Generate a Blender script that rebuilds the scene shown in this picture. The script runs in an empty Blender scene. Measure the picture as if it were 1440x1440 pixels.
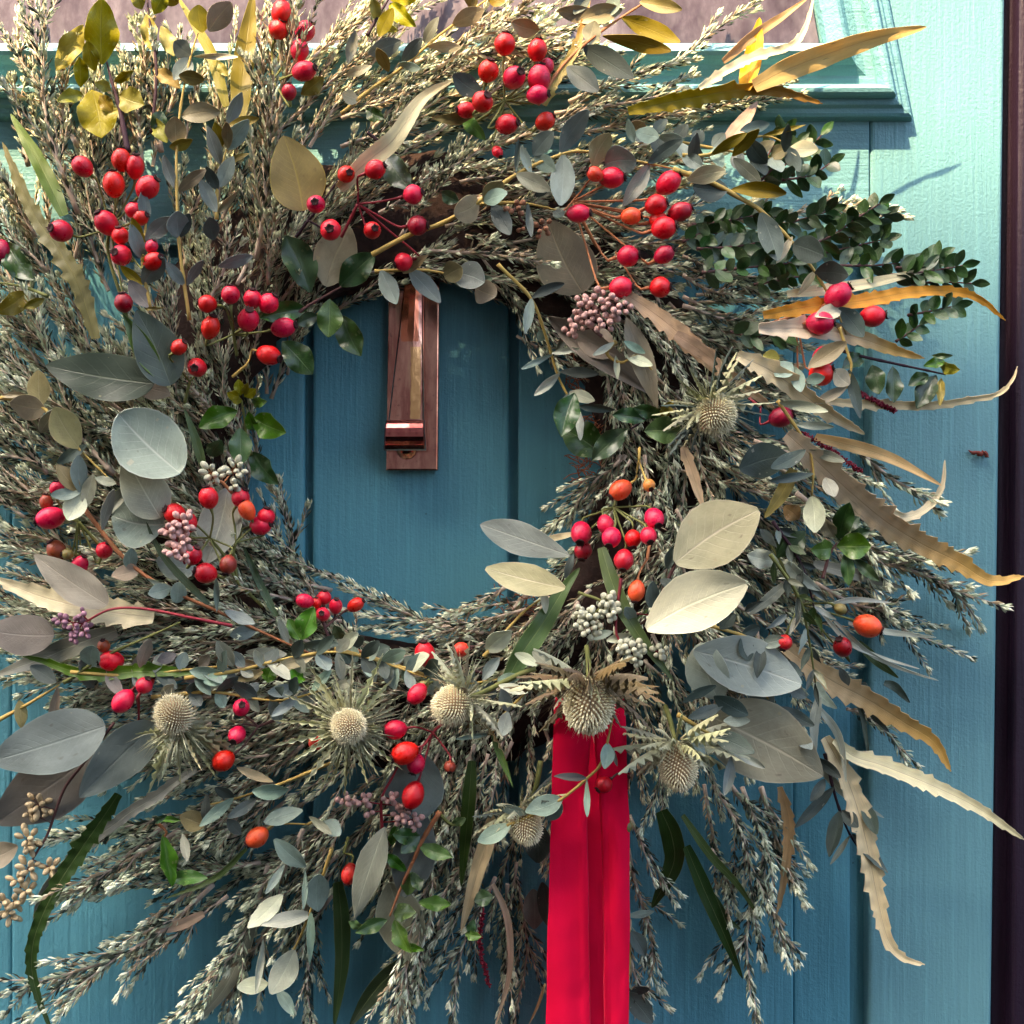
import bpy, math, random
from mathutils import Vector, Matrix, noise as mnoise

# ------------------------------------------------------------------ camera, sky, sun, exposure
R = math.radians
scene = bpy.context.scene
col = scene.collection
D = 0.95            # camera to door, metres
ZC = 1.45           # height of the picture's centre on the door
HALF = 0.375        # half of the width seen on the door
PX = HALF / 720.0   # one photograph pixel on the door, metres

cam_data = bpy.data.cameras.new('camera')
cam = bpy.data.objects.new('camera', cam_data)
col.objects.link(cam)
cam.location = (0, -D, ZC)
cam.rotation_euler = (R(90), 0, 0)
cam_data.sensor_width = 36
cam_data.lens = 18.0 * D / HALF
cam_data.clip_start = 0.02
cam_data.clip_end = 500
scene.camera = cam

SUN_TO = Vector((-0.40, -0.46, 0.80)).normalized()      # from the door towards the sun
world = bpy.data.worlds.new('World')
scene.world = world
world.use_nodes = True
wn = world.node_tree.nodes
sky = wn.new('ShaderNodeTexSky')
sky.sky_type = 'NISHITA'
sky.sun_disc = False
sky.sun_elevation = math.asin(SUN_TO.z)
sky.sun_rotation = math.atan2(SUN_TO.x, SUN_TO.y)
sky.air_density = 0.8
sky.dust_density = 6.0
sky.ozone_density = 0.6
wn['Background'].inputs[1].default_value = 0.15
world.node_tree.links.new(sky.outputs[0], wn['Background'].inputs[0])

sun_data = bpy.data.lights.new('sun', 'SUN')
sun_data.energy = 3.8
sun_data.angle = R(0.6)
sun_data.color = (1.0, 0.71, 0.40)
sun = bpy.data.objects.new('sun', sun_data)
col.objects.link(sun)
sun.rotation_euler = SUN_TO.to_track_quat('Z', 'Y').to_euler()
sun.location = (-3, -3, 6)

scene.view_settings.view_transform = 'Standard'
scene.view_settings.look = 'None'
scene.view_settings.gamma = 1
scene.view_settings.use_curve_mapping = False
scene.view_settings.exposure = 2.65
scene.cycles.max_bounces = 5
scene.cycles.diffuse_bounces = 3
scene.cycles.glossy_bounces = 2
scene.cycles.caustics_reflective = False
scene.cycles.caustics_refractive = False

rng = random.Random(11)
U = rng.uniform

# ------------------------------------------------------------------ places
def P(x, y, h=0.0):
    """point that stands h metres in front of the door, seen at photograph pixel x, y"""
    k = (D - h) / D
    return Vector(((x - 720) * PX * k, -h, ZC - (y - 720) * PX * k))

TILE = dict(A=(0, 0), B=(480, 0), C=(960, 0), D=(0, 480), E=(480, 480), F=(960, 480),
            G=(0, 960), H=(480, 960), I=(960, 960))
def T(t, x, y):
    if t == 'W':
        return (x, y)
    o = TILE[t]
    return (o[0] + x / 3.0, o[1] + y / 3.0)

CX, CY = 588, 648
PROF = [(0, .012), (190, .014), (235, .030), (300, .056), (380, .068), (480, .066), (600, .050), (720, .034), (900, .024), (1300, .018)]
def Hh(x, y):
    r = math.hypot(x - CX, y - CY)
    for (a, ha), (b, hb) in zip(PROF, PROF[1:]):
        if r <= b:
            t = (r - a) / (b - a)
            return ha + (hb - ha) * t
    return .018

# ------------------------------------------------------------------ materials
def lin(c):
    c = c / 255.0
    return c / 12.92 if c <= 0.04045 else ((c + 0.055) / 1.055) ** 2.4
def rgb(*c):
    return tuple(lin(v) for v in c) + (1.0,)

class NT:
    def __init__(s, name):
        s.m = bpy.data.materials.new(name)
        s.m.use_nodes = True
        s.t = s.m.node_tree
        s.p = s.t.nodes['Principled BSDF']
        s.out = s.t.nodes['Material Output']
    def n(s, kind, **kw):
        nd = s.t.nodes.new('ShaderNode' + kind)
        for k, v in kw.items():
            setattr(nd, k, v)
        return nd
    def l(s, a, b):
        s.t.links.new(a, b)
    def math(s, op, a, b=None, c=None, clamp=False):
        nd = s.n('Math', operation=op)
        nd.use_clamp = clamp
        for i, v in enumerate((a, b, c)):
            if v is None: continue
            if isinstance(v, (int, float)): nd.inputs[i].default_value = v
            else: s.l(v, nd.inputs[i])
        return nd.outputs[0]
    def mix(s, f, a, b, mode='MIX'):
        nd = s.n('Mix', data_type='RGBA', blend_type=mode)
        for i, v in ((0, f), (6, a), (7, b)):
            if isinstance(v, (int, float, tuple)): nd.inputs[i].default_value = v
            else: s.l(v, nd.inputs[i])
        return nd.outputs[2]
    def noise(s, vec, scale, detail=3, rough=.55, dim='3D'):
        nd = s.n('TexNoise', noise_dimensions=dim)
        nd.inputs['Scale'].default_value = scale
        nd.inputs['Detail'].default_value = detail
        nd.inputs['Roughness'].default_value = rough
        if vec is not None: s.l(vec, nd.inputs['Vector'])
        return nd.outputs[0]
    def ramp(s, f, stops):
        nd = s.n('ValToRGB')
        cr = nd.color_ramp
        while len(cr.elements) < len(stops): cr.elements.new(0.5)
        for e, (p, c) in zip(cr.elements, stops):
            e.position = p; e.color = c
        s.l(f, nd.inputs[0])
        return nd.outputs[0]
    def mapping(s, vec, scale, loc=(0, 0, 0)):
        nd = s.n('Mapping')
        nd.inputs['Scale'].default_value = scale
        nd.inputs['Location'].default_value = loc
        s.l(vec, nd.inputs['Vector'])
        return nd.outputs[0]
    def bump(s, h, strength, dist=.001, prev=None):
        nd = s.n('Bump')
        nd.inputs['Strength'].default_value = strength
        nd.inputs['Distance'].default_value = dist
        s.l(h, nd.inputs['Height'])
        if prev is not None: s.l(prev, nd.inputs['Normal'])
        return nd.outputs[0]

def translucent(k, base, normal, amount):
    """add light that passes through a thin leaf"""
    tr = k.n('BsdfTranslucent')
    k.l(base, tr.inputs['Color'])
    if normal is not None: k.l(normal, tr.inputs['Normal'])
    ms = k.n('MixShader')
    ms.inputs[0].default_value = amount
    k.l(k.p.outputs[0], ms.inputs[1]); k.l(tr.outputs[0], ms.inputs[2])
    k.l(ms.outputs[0], k.out.inputs['Surface'])

def sc(c, f):
    return tuple(min(1, v * f) for v in c[:3]) + (1.0,)

MATS = {}
def leaf_mat(name, c, back=None, vein=None, rough=.5, veinamt=.35, rim=.5, gloss=.35, mott=.35, trans=.18, ribs=12.0, spots=.3, tip=None):
    k = NT(name)
    base = rgb(*c)
    backc = rgb(*back) if back else sc(base, 1.25)
    veinc = rgb(*vein) if vein else sc(base, 1.9)
    uv = k.n('UVMap').outputs[0]
    sep = k.n('SeparateXYZ'); k.l(uv, sep.inputs[0])
    u, v = sep.outputs[0], sep.outputs[1]
    oi = k.n('ObjectInfo')
    rnd = oi.outputs['Random']
    tc = k.n('TexCoord').outputs['Object']
    geo = k.n('NewGeometry')
    # mottle
    off = k.n('Combine' + 'XYZ'); k.l(k.math('MULTIPLY', rnd, 37.0), off.inputs[0]); k.l(k.math('MULTIPLY', rnd, 17.0), off.inputs[1])
    vadd = k.n('VectorMath', operation='ADD'); k.l(uv, vadd.inputs[0]); k.l(off.outputs[0], vadd.inputs[1])
    n1 = k.noise(vadd.outputs[0], 3.2, 4)
    n2 = k.noise(vadd.outputs[0], 26.0, 4, .7)
    val = k.math('ADD', k.math('MULTIPLY', k.math('SUBTRACT', n1, .5), mott * 2.2), 1.0)
    val = k.math('ADD', val, k.math('MULTIPLY', k.math('SUBTRACT', n2, .5), mott * .8))
    val = k.math('MULTIPLY', val, k.math('ADD', k.math('MULTIPLY', rnd, .45), .78))
    hsv = k.n('HueSaturation'); hsv.inputs['Color'].default_value = base
    k.l(k.math('ADD', k.math('MULTIPLY', k.math('FRACT', k.math('MULTIPLY', rnd, 7.31)), .035), .4825), hsv.inputs['Hue'])
    k.l(k.math('ADD', k.math('MULTIPLY', k.math('FRACT', k.math('MULTIPLY', rnd, 13.7)), .5), .75), hsv.inputs['Saturation'])
    k.l(val, hsv.inputs['Value'])
    colr = k.mix(geo.outputs['Backfacing'], hsv.outputs[0], backc)
    # midrib and side veins
    dv = k.math('ABSOLUTE', k.math('SUBTRACT', v, .5))
    mid = k.math('SUBTRACT', 1.0, k.math('MULTIPLY', dv, 34.0), clamp=True)
    ph = k.math('ADD', k.math('MULTIPLY', k.math('SUBTRACT', u, k.math('MULTIPLY', dv, .55)), ribs), k.math('MULTIPLY', n1, .5))
    tri = k.math('ABSOLUTE', k.math('SUBTRACT', k.math('FRACT', ph), .5))
    side = k.math('SUBTRACT', 1.0, k.math('MULTIPLY', tri, 11.0), clamp=True)
    side = k.math('MULTIPLY', side, k.math('SUBTRACT', .95, k.math('MULTIPLY', dv, 1.6), clamp=True))
    vv = k.math('MAXIMUM', mid, k.math('MULTIPLY', side, .45))
    colr = k.mix(k.math('MULTIPLY', vv, veinamt), colr, veinc)
    rimf = k.math('MULTIPLY', k.math('SUBTRACT', k.math('MULTIPLY', dv, 30.0), 14.1, clamp=True), rim)
    colr = k.mix(rimf, colr, veinc)
    if tip:
        colr = k.mix(k.math('MULTIPLY', k.math('SUBTRACT', k.math('ADD', u, k.math('MULTIPLY', n1, .3)), .55), 2.6, clamp=True), colr, rgb(*tip))
    # small blemishes
    sp = k.math('MULTIPLY', k.math('SUBTRACT', k.noise(vadd.outputs[0], 9.0, 2, .4), .69), 14.0, clamp=True)
    colr = k.mix(k.math('MULTIPLY', sp, spots), colr, rgb(74, 56, 40))
    k.l(colr, k.p.inputs['Base Color'])
    k.p.inputs['Roughness'].default_value = rough
    k.p.inputs['Specular IOR Level'].default_value = gloss
    b = k.bump(k.math('ADD', k.math('MULTIPLY', vv, -1.0), k.math('MULTIPLY', n2, .5)), .35, .0006)
    k.l(b, k.p.inputs['Normal'])
    translucent(k, colr, b, trans)
    return k.m

def M(code):
    return MATS[code]
def lm(code, name, *a, **kw):
    MATS[code] = leaf_mat(name, *a, **kw)
lm('b', 'blue_grey_leaf', (116, 128, 120), (150, 156, 140))
lm('d', 'dark_grey_green_leaf', (74, 86, 78), (128, 132, 118))
lm('t', 'teal_leaf', (138, 158, 140), (170, 180, 160))
lm('p', 'pale_leaf', (184, 190, 164), (190, 190, 160))
lm('k', 'khaki_leaf', (156, 144, 108), (170, 160, 120))
lm('c', 'cream_leaf', (204, 196, 160), (208, 194, 152))
lm('o', 'olive_leaf', (134, 120, 46), (150, 140, 80))
lm('g', 'grey_leaf', (152, 154, 132), (150, 150, 136), veinamt=.5)
lm('u', 'taupe_leaf', (142, 132, 112), (146, 136, 114))
lm('m', 'mauve_leaf', (112, 108, 100), (124, 114, 108))
lm('s', 'silver_dollar_leaf', (164, 176, 160), (176, 176, 150), vein=(204, 208, 190), veinamt=.7, ribs=9, mott=.36, spots=.35)
lm('S', 'silver_dollar_leaf_beige', (170, 164, 134), (176, 166, 130), vein=(214, 204, 172), veinamt=.65, ribs=9, mott=.36, spots=.4)
lm('G', 'glossy_green_leaf', (80, 118, 48), (120, 140, 80), vein=(150, 168, 96), rough=.3, gloss=.5, ribs=8)
lm('D', 'glossy_dark_leaf', (50, 78, 40), (90, 104, 66), vein=(104, 122, 76), rough=.28, gloss=.55, ribs=8)
lm('y', 'yellow_green_leaf', (152, 148, 40), (168, 166, 70), vein=(196, 190, 110), rough=.4, ribs=8, trans=.3)
lm('x', 'boxwood_leaf', (64, 94, 52), (118, 126, 78), vein=(96, 116, 70), rough=.3, gloss=.5, ribs=3)
lm('v', 'veined_dark_leaf', (62, 74, 62), (120, 120, 90), vein=(108, 120, 98), rough=.42, gloss=.5, ribs=7, veinamt=.55)
lm('l', 'golden_strap_leaf', (228, 186, 102), (228, 186, 102), vein=(170, 120, 60), ribs=22, veinamt=.45, rim=.2, trans=.3, spots=.5)
lm('n', 'tan_strap_leaf', (194, 162, 120), (194, 162, 120), vein=(132, 96, 66), ribs=20, veinamt=.4, rim=.3, spots=.4)
lm('w', 'cream_strap_leaf', (234, 220, 178), (200, 186, 150), vein=(168, 140, 112), ribs=22, veinamt=.5, rim=.3, trans=.25, spots=.3)
lm('j', 'green_strap_leaf', (84, 112, 50), (150, 150, 110), vein=(150, 164, 100), rough=.4, ribs=20, gloss=.4, veinamt=.5)
lm('J', 'dark_green_strap_leaf', (54, 74, 38), (130, 134, 100), vein=(128, 136, 90), rough=.38, ribs=20, gloss=.4, veinamt=.55)
lm('q', 'mustard_strap_leaf', (150, 136, 44), (160, 146, 70), vein=(112, 110, 40), ribs=22, rough=.45, trans=.3, tip=(168, 126, 52))
lm('Q', 'olive_strap_leaf', (128, 122, 44), (150, 140, 70), vein=(170, 160, 80), ribs=22, rough=.45, trans=.3)
lm('z', 'thistle_bract', (184, 186, 148), (178, 172, 130), vein=(208, 204, 168), veinamt=.6, rim=.6, ribs=4, mott=.3)
lm('Z', 'thistle_bract_brown', (120, 104, 76), (140, 124, 92), vein=(190, 176, 132), veinamt=.6, rim=.5, ribs=4, mott=.3)
lm('f', 'golden_end_strap_leaf', (234, 212, 162), (212, 190, 150), vein=(166, 130, 96), ribs=26, veinamt=.45, rim=.3, trans=.25, tip=(222, 180, 98))

def rough_mat(name, c1, c2, scale=120, rough=.75, bumpk=.5, spec=.3, objvar=.3):
    k = NT(name)
    tc = k.n('TexCoord').outputs['Object']
    rnd = k.n('ObjectInfo').outputs['Random']
    n1 = k.noise(tc, scale, 4, .6)
    colr = k.mix(n1, rgb(*c1), rgb(*c2))
    g = k.math('ADD', k.math('MULTIPLY', rnd, objvar), 1 - objvar * .5)
    hs = k.n('HueSaturation'); k.l(colr, hs.inputs['Color']); k.l(g, hs.inputs['Value'])
    k.l(hs.outputs[0], k.p.inputs['Base Color'])
    k.p.inputs['Roughness'].default_value = rough
    k.p.inputs['Specular IOR Level'].default_value = spec
    k.l(k.bump(n1, bumpk, .001), k.p.inputs['Normal'])
    return k.m

MATS['stem_y'] = rough_mat('yellow_stem', (196, 172, 96), (160, 130, 66), 90)
MATS['stem_o'] = rough_mat('orange_brown_stem', (190, 130, 84), (140, 84, 56), 90)
MATS['stem_r'] = rough_mat('red_stem', (150, 44, 52), (110, 36, 44), 90, rough=.5)
MATS['stem_b'] = rough_mat('brown_stem', (112, 78, 70), (70, 46, 48), 90)
MATS['stem_d'] = rough_mat('dark_stem', (62, 36, 46), (40, 24, 32), 90)
MATS['stem_g'] = rough_mat('green_stem', (124, 128, 70), (92, 96, 50), 90)
MATS['heather_stem'] = rough_mat('heather_stem', (214, 198, 176), (150, 128, 114), 160)
MATS['needle'] = rough_mat('heather_needle', (200, 208, 174), (108, 124, 92), 220, rough=.6, objvar=.5)
MATS['needle_dark'] = rough_mat('heather_needle_dark', (60, 72, 54), (36, 40, 36), 220, rough=.6, objvar=.5)
MATS['needle_dry'] = rough_mat('heather_needle_dry', (178, 158, 122), (106, 92, 74), 220, rough=.65, objvar=.5)
MATS['needle_tip'] = rough_mat('heather_needle_tip', (238, 238, 210), (186, 194, 156), 220, rough=.6, objvar=.35)
MATS['moss'] = rough_mat('brown_moss', (62, 44, 36), (24, 18, 18), 260, rough=.95, bumpk=1.0)
MATS['fibre'] = rough_mat('moss_fibre', (170, 100, 66), (96, 54, 40), 120, rough=.9)
MATS['calyx'] = rough_mat('hip_calyx', (70, 34, 30), (34, 18, 20), 400, rough=.8)
MATS['husk'] = rough_mat('husk', (150, 70, 50), (84, 34, 34), 300, rough=.7)
MATS['spike_red'] = rough_mat('red_seed_spike', (134, 22, 42), (80, 10, 30), 400, rough=.6)
MATS['thistle_tip'] = rough_mat('thistle_tip', (236, 230, 196), (208, 198, 158), 300, rough=.7)
MATS['thistle_base'] = rough_mat('thistle_base', (176, 150, 112), (136, 108, 84), 300, rough=.8)
MATS['bud_white'] = rough_mat('bud_white', (206, 206, 180), (176, 176, 148), 260, rough=.6)
MATS['bud_pink'] = rough_mat('bud_pink', (216, 178, 164), (176, 128, 122), 260, rough=.6)
MATS['bud_beige'] = rough_mat('bud_beige', (208, 194, 156), (180, 150, 106), 260, rough=.6)
MATS['bud_brown'] = rough_mat('bud_brown', (168, 118, 84), (120, 78, 60), 260, rough=.6)
MATS['bud_mauve'] = rough_mat('bud_mauve', (170, 128, 140), (130, 92, 110), 260, rough=.6)

def hip_mat(name, c, c2):
    k = NT(name)
    tc = k.n('TexCoord').outputs['Object']
    rnd = k.n('ObjectInfo').outputs['Random']
    v = k.n('VectorMath', operation='ADD'); k.l(tc, v.inputs[0])
    cmb = k.n('CombineXYZ'); k.l(k.math('MULTIPLY', rnd, 50.0), cmb.inputs[0]); k.l(cmb.outputs[0], v.inputs[1])
    n1 = k.noise(v.outputs[0], 1.4, 3)
    n2 = k.noise(v.outputs[0], 22.0, 3, .7)
    colr = k.mix(k.math('MULTIPLY', k.math('SUBTRACT', n1, .35), 2.0, clamp=True), rgb(*c), rgb(*c2))
    hs = k.n('HueSaturation'); k.l(colr, hs.inputs['Color'])
    k.l(k.math('ADD', k.math('MULTIPLY', rnd, .016), .490), hs.inputs['Hue'])
    k.l(k.math('ADD', k.math('MULTIPLY', k.math('FRACT', k.math('MULTIPLY', rnd, 9.7)), .4), .78), hs.inputs['Value'])
    sp = k.math('MULTIPLY', k.math('SUBTRACT', k.noise(v.outputs[0], 5.0, 3), .64), 10.0, clamp=True)
    colr2 = k.mix(k.math('MULTIPLY', sp, .6), hs.outputs[0], rgb(80, 20, 24))
    k.l(colr2, k.p.inputs['Base Color'])
    k.l(k.math('ADD', k.math('MULTIPLY', n1, .34), .14), k.p.inputs['Roughness'])
    k.p.inputs['Specular IOR Level'].default_value = .45
    k.p.inputs['Subsurface Weight'].default_value = .08
    k.p.inputs['Subsurface Radius'].default_value = (.6, .1, .05)
    k.p.inputs['Subsurface Scale'].default_value = .003
    k.l(k.bump(k.math('ADD', n2, k.math('MULTIPLY', n1, 2.0)), .2, .003), k.p.inputs['Normal'])
    return k.m
MATS['hip_r'] = hip_mat('rose_hip_red', (206, 10, 36), (216, 28, 38))
MATS['hip_o'] = hip_mat('rose_hip_orange', (226, 62, 40), (232, 92, 44))
MATS['hip_y'] = hip_mat('rose_hip_amber', (220, 140, 62), (200, 120, 50))
MATS['hip_b'] = hip_mat('rose_hip_brown', (140, 66, 40), (170, 60, 40))
MATS['hip_d'] = hip_mat('rose_hip_dark_red', (150, 8, 36), (170, 14, 36))
MATS['hip_g'] = hip_mat('rose_hip_green', (134, 124, 66), (110, 96, 56))

def paint_mat(name, c, grain='V', seed=0.0, rough=.42):
    """brushed household paint over wood: grain along V or H"""
    k = NT(name)
    tc = k.n('TexCoord').outputs['Object']
    s1 = (260, 260, 9) if grain == 'V' else (9, 260, 260)
    s2 = (70, 70, 3.0) if grain == 'V' else (3.0, 70, 70)
    g1 = k.noise(k.mapping(tc, s1, (seed, seed, seed)), 1.0, 5, .6)
    g2 = k.noise(k.mapping(tc, s2, (seed, 0, seed)), 1.0, 4, .6)
    fine = k.noise(tc, 420, 3, .6)
    big = k.noise(tc, 7.0, 3, .5)
    base = rgb(*c)
    colr = k.mix(k.math('MULTIPLY', k.math('SUBTRACT', big, .3), 1.6, clamp=True), sc(base, .9), sc(base, 1.1))
    colr = k.mix(k.math('MULTIPLY', k.math('SUBTRACT', g1, .52), 3.0, clamp=True), colr, sc(base, 1.28))
    colr = k.mix(k.math('MULTIPLY', k.math('SUBTRACT', .40, g2), 3.2, clamp=True), colr, sc(base, .66))
    # chips and specks
    sp = k.math('MULTIPLY', k.math('SUBTRACT', k.noise(tc, 330, 2, .5), .745), 30.0, clamp=True)
    colr = k.mix(k.math('MULTIPLY', sp, .7), colr, sc(base, .35))
    k.l(colr, k.p.inputs['Base Color'])
    k.p.inputs['Roughness'].default_value = rough
    k.p.inputs['Specular IOR Level'].default_value = .4
    h = k.math('ADD', k.math('MULTIPLY', g1, .8), k.math('MULTIPLY', g2, .9))
    h = k.math('ADD', h, k.math('MULTIPLY', fine, .5))
    k.l(k.bump(h, .8, .0013), k.p.inputs['Normal'])
    return k.m
DOORC = (104, 154, 161)
MATS['paint_v'] = paint_mat('door_paint_vertical', DOORC, 'V')
MATS['paint_h'] = paint_mat('door_paint_horizontal', DOORC, 'H', 4.0)
MATS['paint_p'] = paint_mat('door_paint_panel', (86, 147, 161), 'V', 9.0)
MATS['frame'] = paint_mat('dark_frame_paint', (30, 12, 32), 'V', 2.0, rough=.5)

def copper_mat(name='worn_copper', streak=False, tint=1.0):
    k = NT(name)
    tc = k.n('TexCoord').outputs['Object']
    n1 = k.noise(k.mapping(tc, (90, 90, 22)), 1.0, 5, .65)
    n2 = k.noise(tc, 260, 4, .7)
    n3 = k.noise(k.mapping(tc, (160, 160, 14), (3, 1, 2)), 1.0, 4, .6)
    f = k.math('MULTIPLY', k.math('SUBTRACT', n1, .40), 3.4, clamp=True)
    colr = k.mix(f, rgb(186, 120, 106), rgb(252, 190, 164))
    colr = k.mix(k.math('MULTIPLY', k.math('SUBTRACT', n3, .58), 6.0, clamp=True), colr, rgb(240, 198, 160))
    colr = k.mix(k.math('MULTIPLY', k.math('SUBTRACT', n2, .60), 6.0, clamp=True), colr, rgb(74, 50, 58))
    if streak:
        # painted highlights: yellow along the hammer's edge, orange above it
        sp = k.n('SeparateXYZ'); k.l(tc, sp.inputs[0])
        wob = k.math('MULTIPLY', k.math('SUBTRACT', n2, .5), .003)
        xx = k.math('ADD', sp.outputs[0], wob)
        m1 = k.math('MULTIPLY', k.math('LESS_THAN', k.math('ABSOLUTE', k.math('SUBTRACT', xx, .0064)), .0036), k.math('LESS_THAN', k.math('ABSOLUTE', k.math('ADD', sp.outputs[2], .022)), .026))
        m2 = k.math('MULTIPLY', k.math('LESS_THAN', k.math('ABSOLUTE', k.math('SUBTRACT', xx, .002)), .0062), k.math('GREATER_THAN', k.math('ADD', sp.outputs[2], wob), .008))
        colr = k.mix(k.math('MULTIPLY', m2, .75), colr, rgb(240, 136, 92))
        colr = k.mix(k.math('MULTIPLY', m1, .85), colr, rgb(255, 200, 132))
    if tint != 1.0:
        colr = k.mix(.55, colr, rgb(196, 74, 84))
    k.l(colr, k.p.inputs['Base Color'])
    k.p.inputs['Metallic'].default_value = .97
    k.p.inputs['Coat Weight'].default_value = .25
    k.p.inputs['Coat Roughness'].default_value = .08
    k.l(k.math('ADD', k.math('MULTIPLY', n2, .26), .04), k.p.inputs['Roughness'])
    k.l(k.bump(k.math('ADD', n1, k.math('MULTIPLY', n2, .4)), .2, .0008), k.p.inputs['Normal'])
    return k.m
MATS['copper_streak'] = copper_mat('copper_painted_highlight', True)
MATS['copper_red'] = copper_mat('reddened_copper', False, .5)
MATS['copper'] = copper_mat()

def velvet_mat():
    k = NT('red_velvet')
    tc = k.n('TexCoord').outputs['Object']
    n1 = k.noise(k.mapping(tc, (40, 40, 6)), 1.0, 3)
    n2 = k.noise(tc, 900, 2, .6)
    colr = k.mix(n1, rgb(210, 0, 46), rgb(232, 12, 64))
    k.l(colr, k.p.inputs['Base Color'])
    k.p.inputs['Roughness'].default_value = .85
    k.p.inputs['Specular IOR Level'].default_value = .1
    k.p.inputs['Sheen Weight'].default_value = .7
    k.p.inputs['Sheen Roughness'].default_value = .35
    k.p.inputs['Sheen Tint'].default_value = (1.0, .12, .22, 1)
    k.l(k.bump(n2, .25, .0006), k.p.inputs['Normal'])
    return k.m
MATS['velvet'] = velvet_mat()

def glass_mat():
    k = NT('glass_painted_reflection')
    tc = k.n('TexCoord').outputs['Object']
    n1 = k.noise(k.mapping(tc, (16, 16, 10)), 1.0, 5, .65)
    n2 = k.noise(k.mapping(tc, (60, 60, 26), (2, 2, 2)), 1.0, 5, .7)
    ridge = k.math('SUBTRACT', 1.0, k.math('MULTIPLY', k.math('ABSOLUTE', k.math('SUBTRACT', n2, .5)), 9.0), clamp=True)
    colr = k.mix(k.math('MULTIPLY', k.math('SUBTRACT', n1, .34), 3.4, clamp=True), rgb(50, 42, 54), rgb(128, 122, 134))  # grey mottling and dark streaks painted in place of reflections
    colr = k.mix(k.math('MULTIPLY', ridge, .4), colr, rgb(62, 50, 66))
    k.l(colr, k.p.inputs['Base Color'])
    k.p.inputs['Roughness'].default_value = .07
    k.p.inputs['Specular IOR Level'].default_value = .5
    k.l(k.bump(n2, .15, .002), k.p.inputs['Normal'])
    return k.m
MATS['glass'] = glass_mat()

# ------------------------------------------------------------------ mesh helpers
class MB:
    """collects vertices, faces, uvs and material slots of one mesh"""
    def __init__(s):
        s.v, s.f, s.uv, s.mi = [], [], [], []
    def add(s, verts, faces, uvs=None, mi=0):
        o = len(s.v)
        s.v.extend([tuple(p) for p in verts])
        s.uv.extend(uvs if uvs else [(0.0, 0.3)] * len(verts))
        for f in faces:
            s.f.append(tuple(i + o for i in f)); s.mi.append(mi)
    def mesh(s, name, mats, smooth=True):
        me = bpy.data.meshes.new(name)
        me.from_pydata(s.v, [], s.f)
        for m in mats: me.materials.append(m)
        if s.f:
            me.polygons.foreach_set('material_index', s.mi)
            me.polygons.foreach_set('use_smooth', [smooth] * len(s.f))
            lay = me.uv_layers.new(name='UVMap')
            li = [0] * len(me.loops)
            me.loops.foreach_get('vertex_index', li)
            flat = []
            for i in li: flat.extend(s.uv[i])
            lay.data.foreach_set('uv', flat)
        me.update()
        return me

def tube(mb, pts, radii, n=6, mi=0):
    """round bar along points, closed at both ends"""
    m = len(pts)
    up = Vector((0.13, 0.31, 0.94))
    verts = []
    for i, p in enumerate(pts):
        d = (pts[min(i + 1, m - 1)] - pts[max(i - 1, 0)])
        if d.length < 1e-9: d = Vector((1, 0, 0))
        d.normalize()
        a = d.cross(up)
        if a.length < .05: a = d.cross(Vector((1, 0, 0)))
        a.normalize(); b = d.cross(a)
        r = radii[i] if isinstance(radii, (list, tuple)) else radii
        for q in range(n):
            an = 2 * math.pi * q / n
            verts.append(p + a * math.cos(an) * r + b * math.sin(an) * r)
    faces = []
    for i in range(m - 1):
        for q in range(n):
            faces.append((i * n + q, i * n + (q + 1) % n, (i + 1) * n + (q + 1) % n, (i + 1) * n + q))
    faces.append(tuple(range(n - 1, -1, -1)))
    faces.append(tuple((m - 1) * n + q for q in range(n)))
    mb.add(verts, faces, mi=mi)

def smooth(pts, n):
    """Catmull-Rom through points, n samples, near even"""
    if len(pts) == 2:
        return [pts[0].lerp(pts[1], i / (n - 1)) for i in range(n)]
    ext = [pts[0] * 2 - pts[1]] + list(pts) + [pts[-1] * 2 - pts[-2]]
    dense = []
    for i in range(len(pts) - 1):
        p0, p1, p2, p3 = ext[i:i + 4]
        for s in range(16):
            t = s / 16
            dense.append(.5 * ((2 * p1) + (p2 - p0) * t + (2 * p0 - 5 * p1 + 4 * p2 - p3) * t * t + (3 * p1 - p0 - 3 * p2 + p3) * t ** 3))
    dense.append(pts[-1].copy())
    acc = [0.0]
    for a, b in zip(dense, dense[1:]): acc.append(acc[-1] + (b - a).length)
    out, j = [], 0
    for i in range(n):
        s = acc[-1] * i / (n - 1)
        while j < len(acc) - 2 and acc[j + 1] < s: j += 1
        t = (s - acc[j]) / max(1e-9, acc[j + 1] - acc[j])
        out.append(dense[j].lerp(dense[j + 1], min(1, max(0, t))))
    return out

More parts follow.
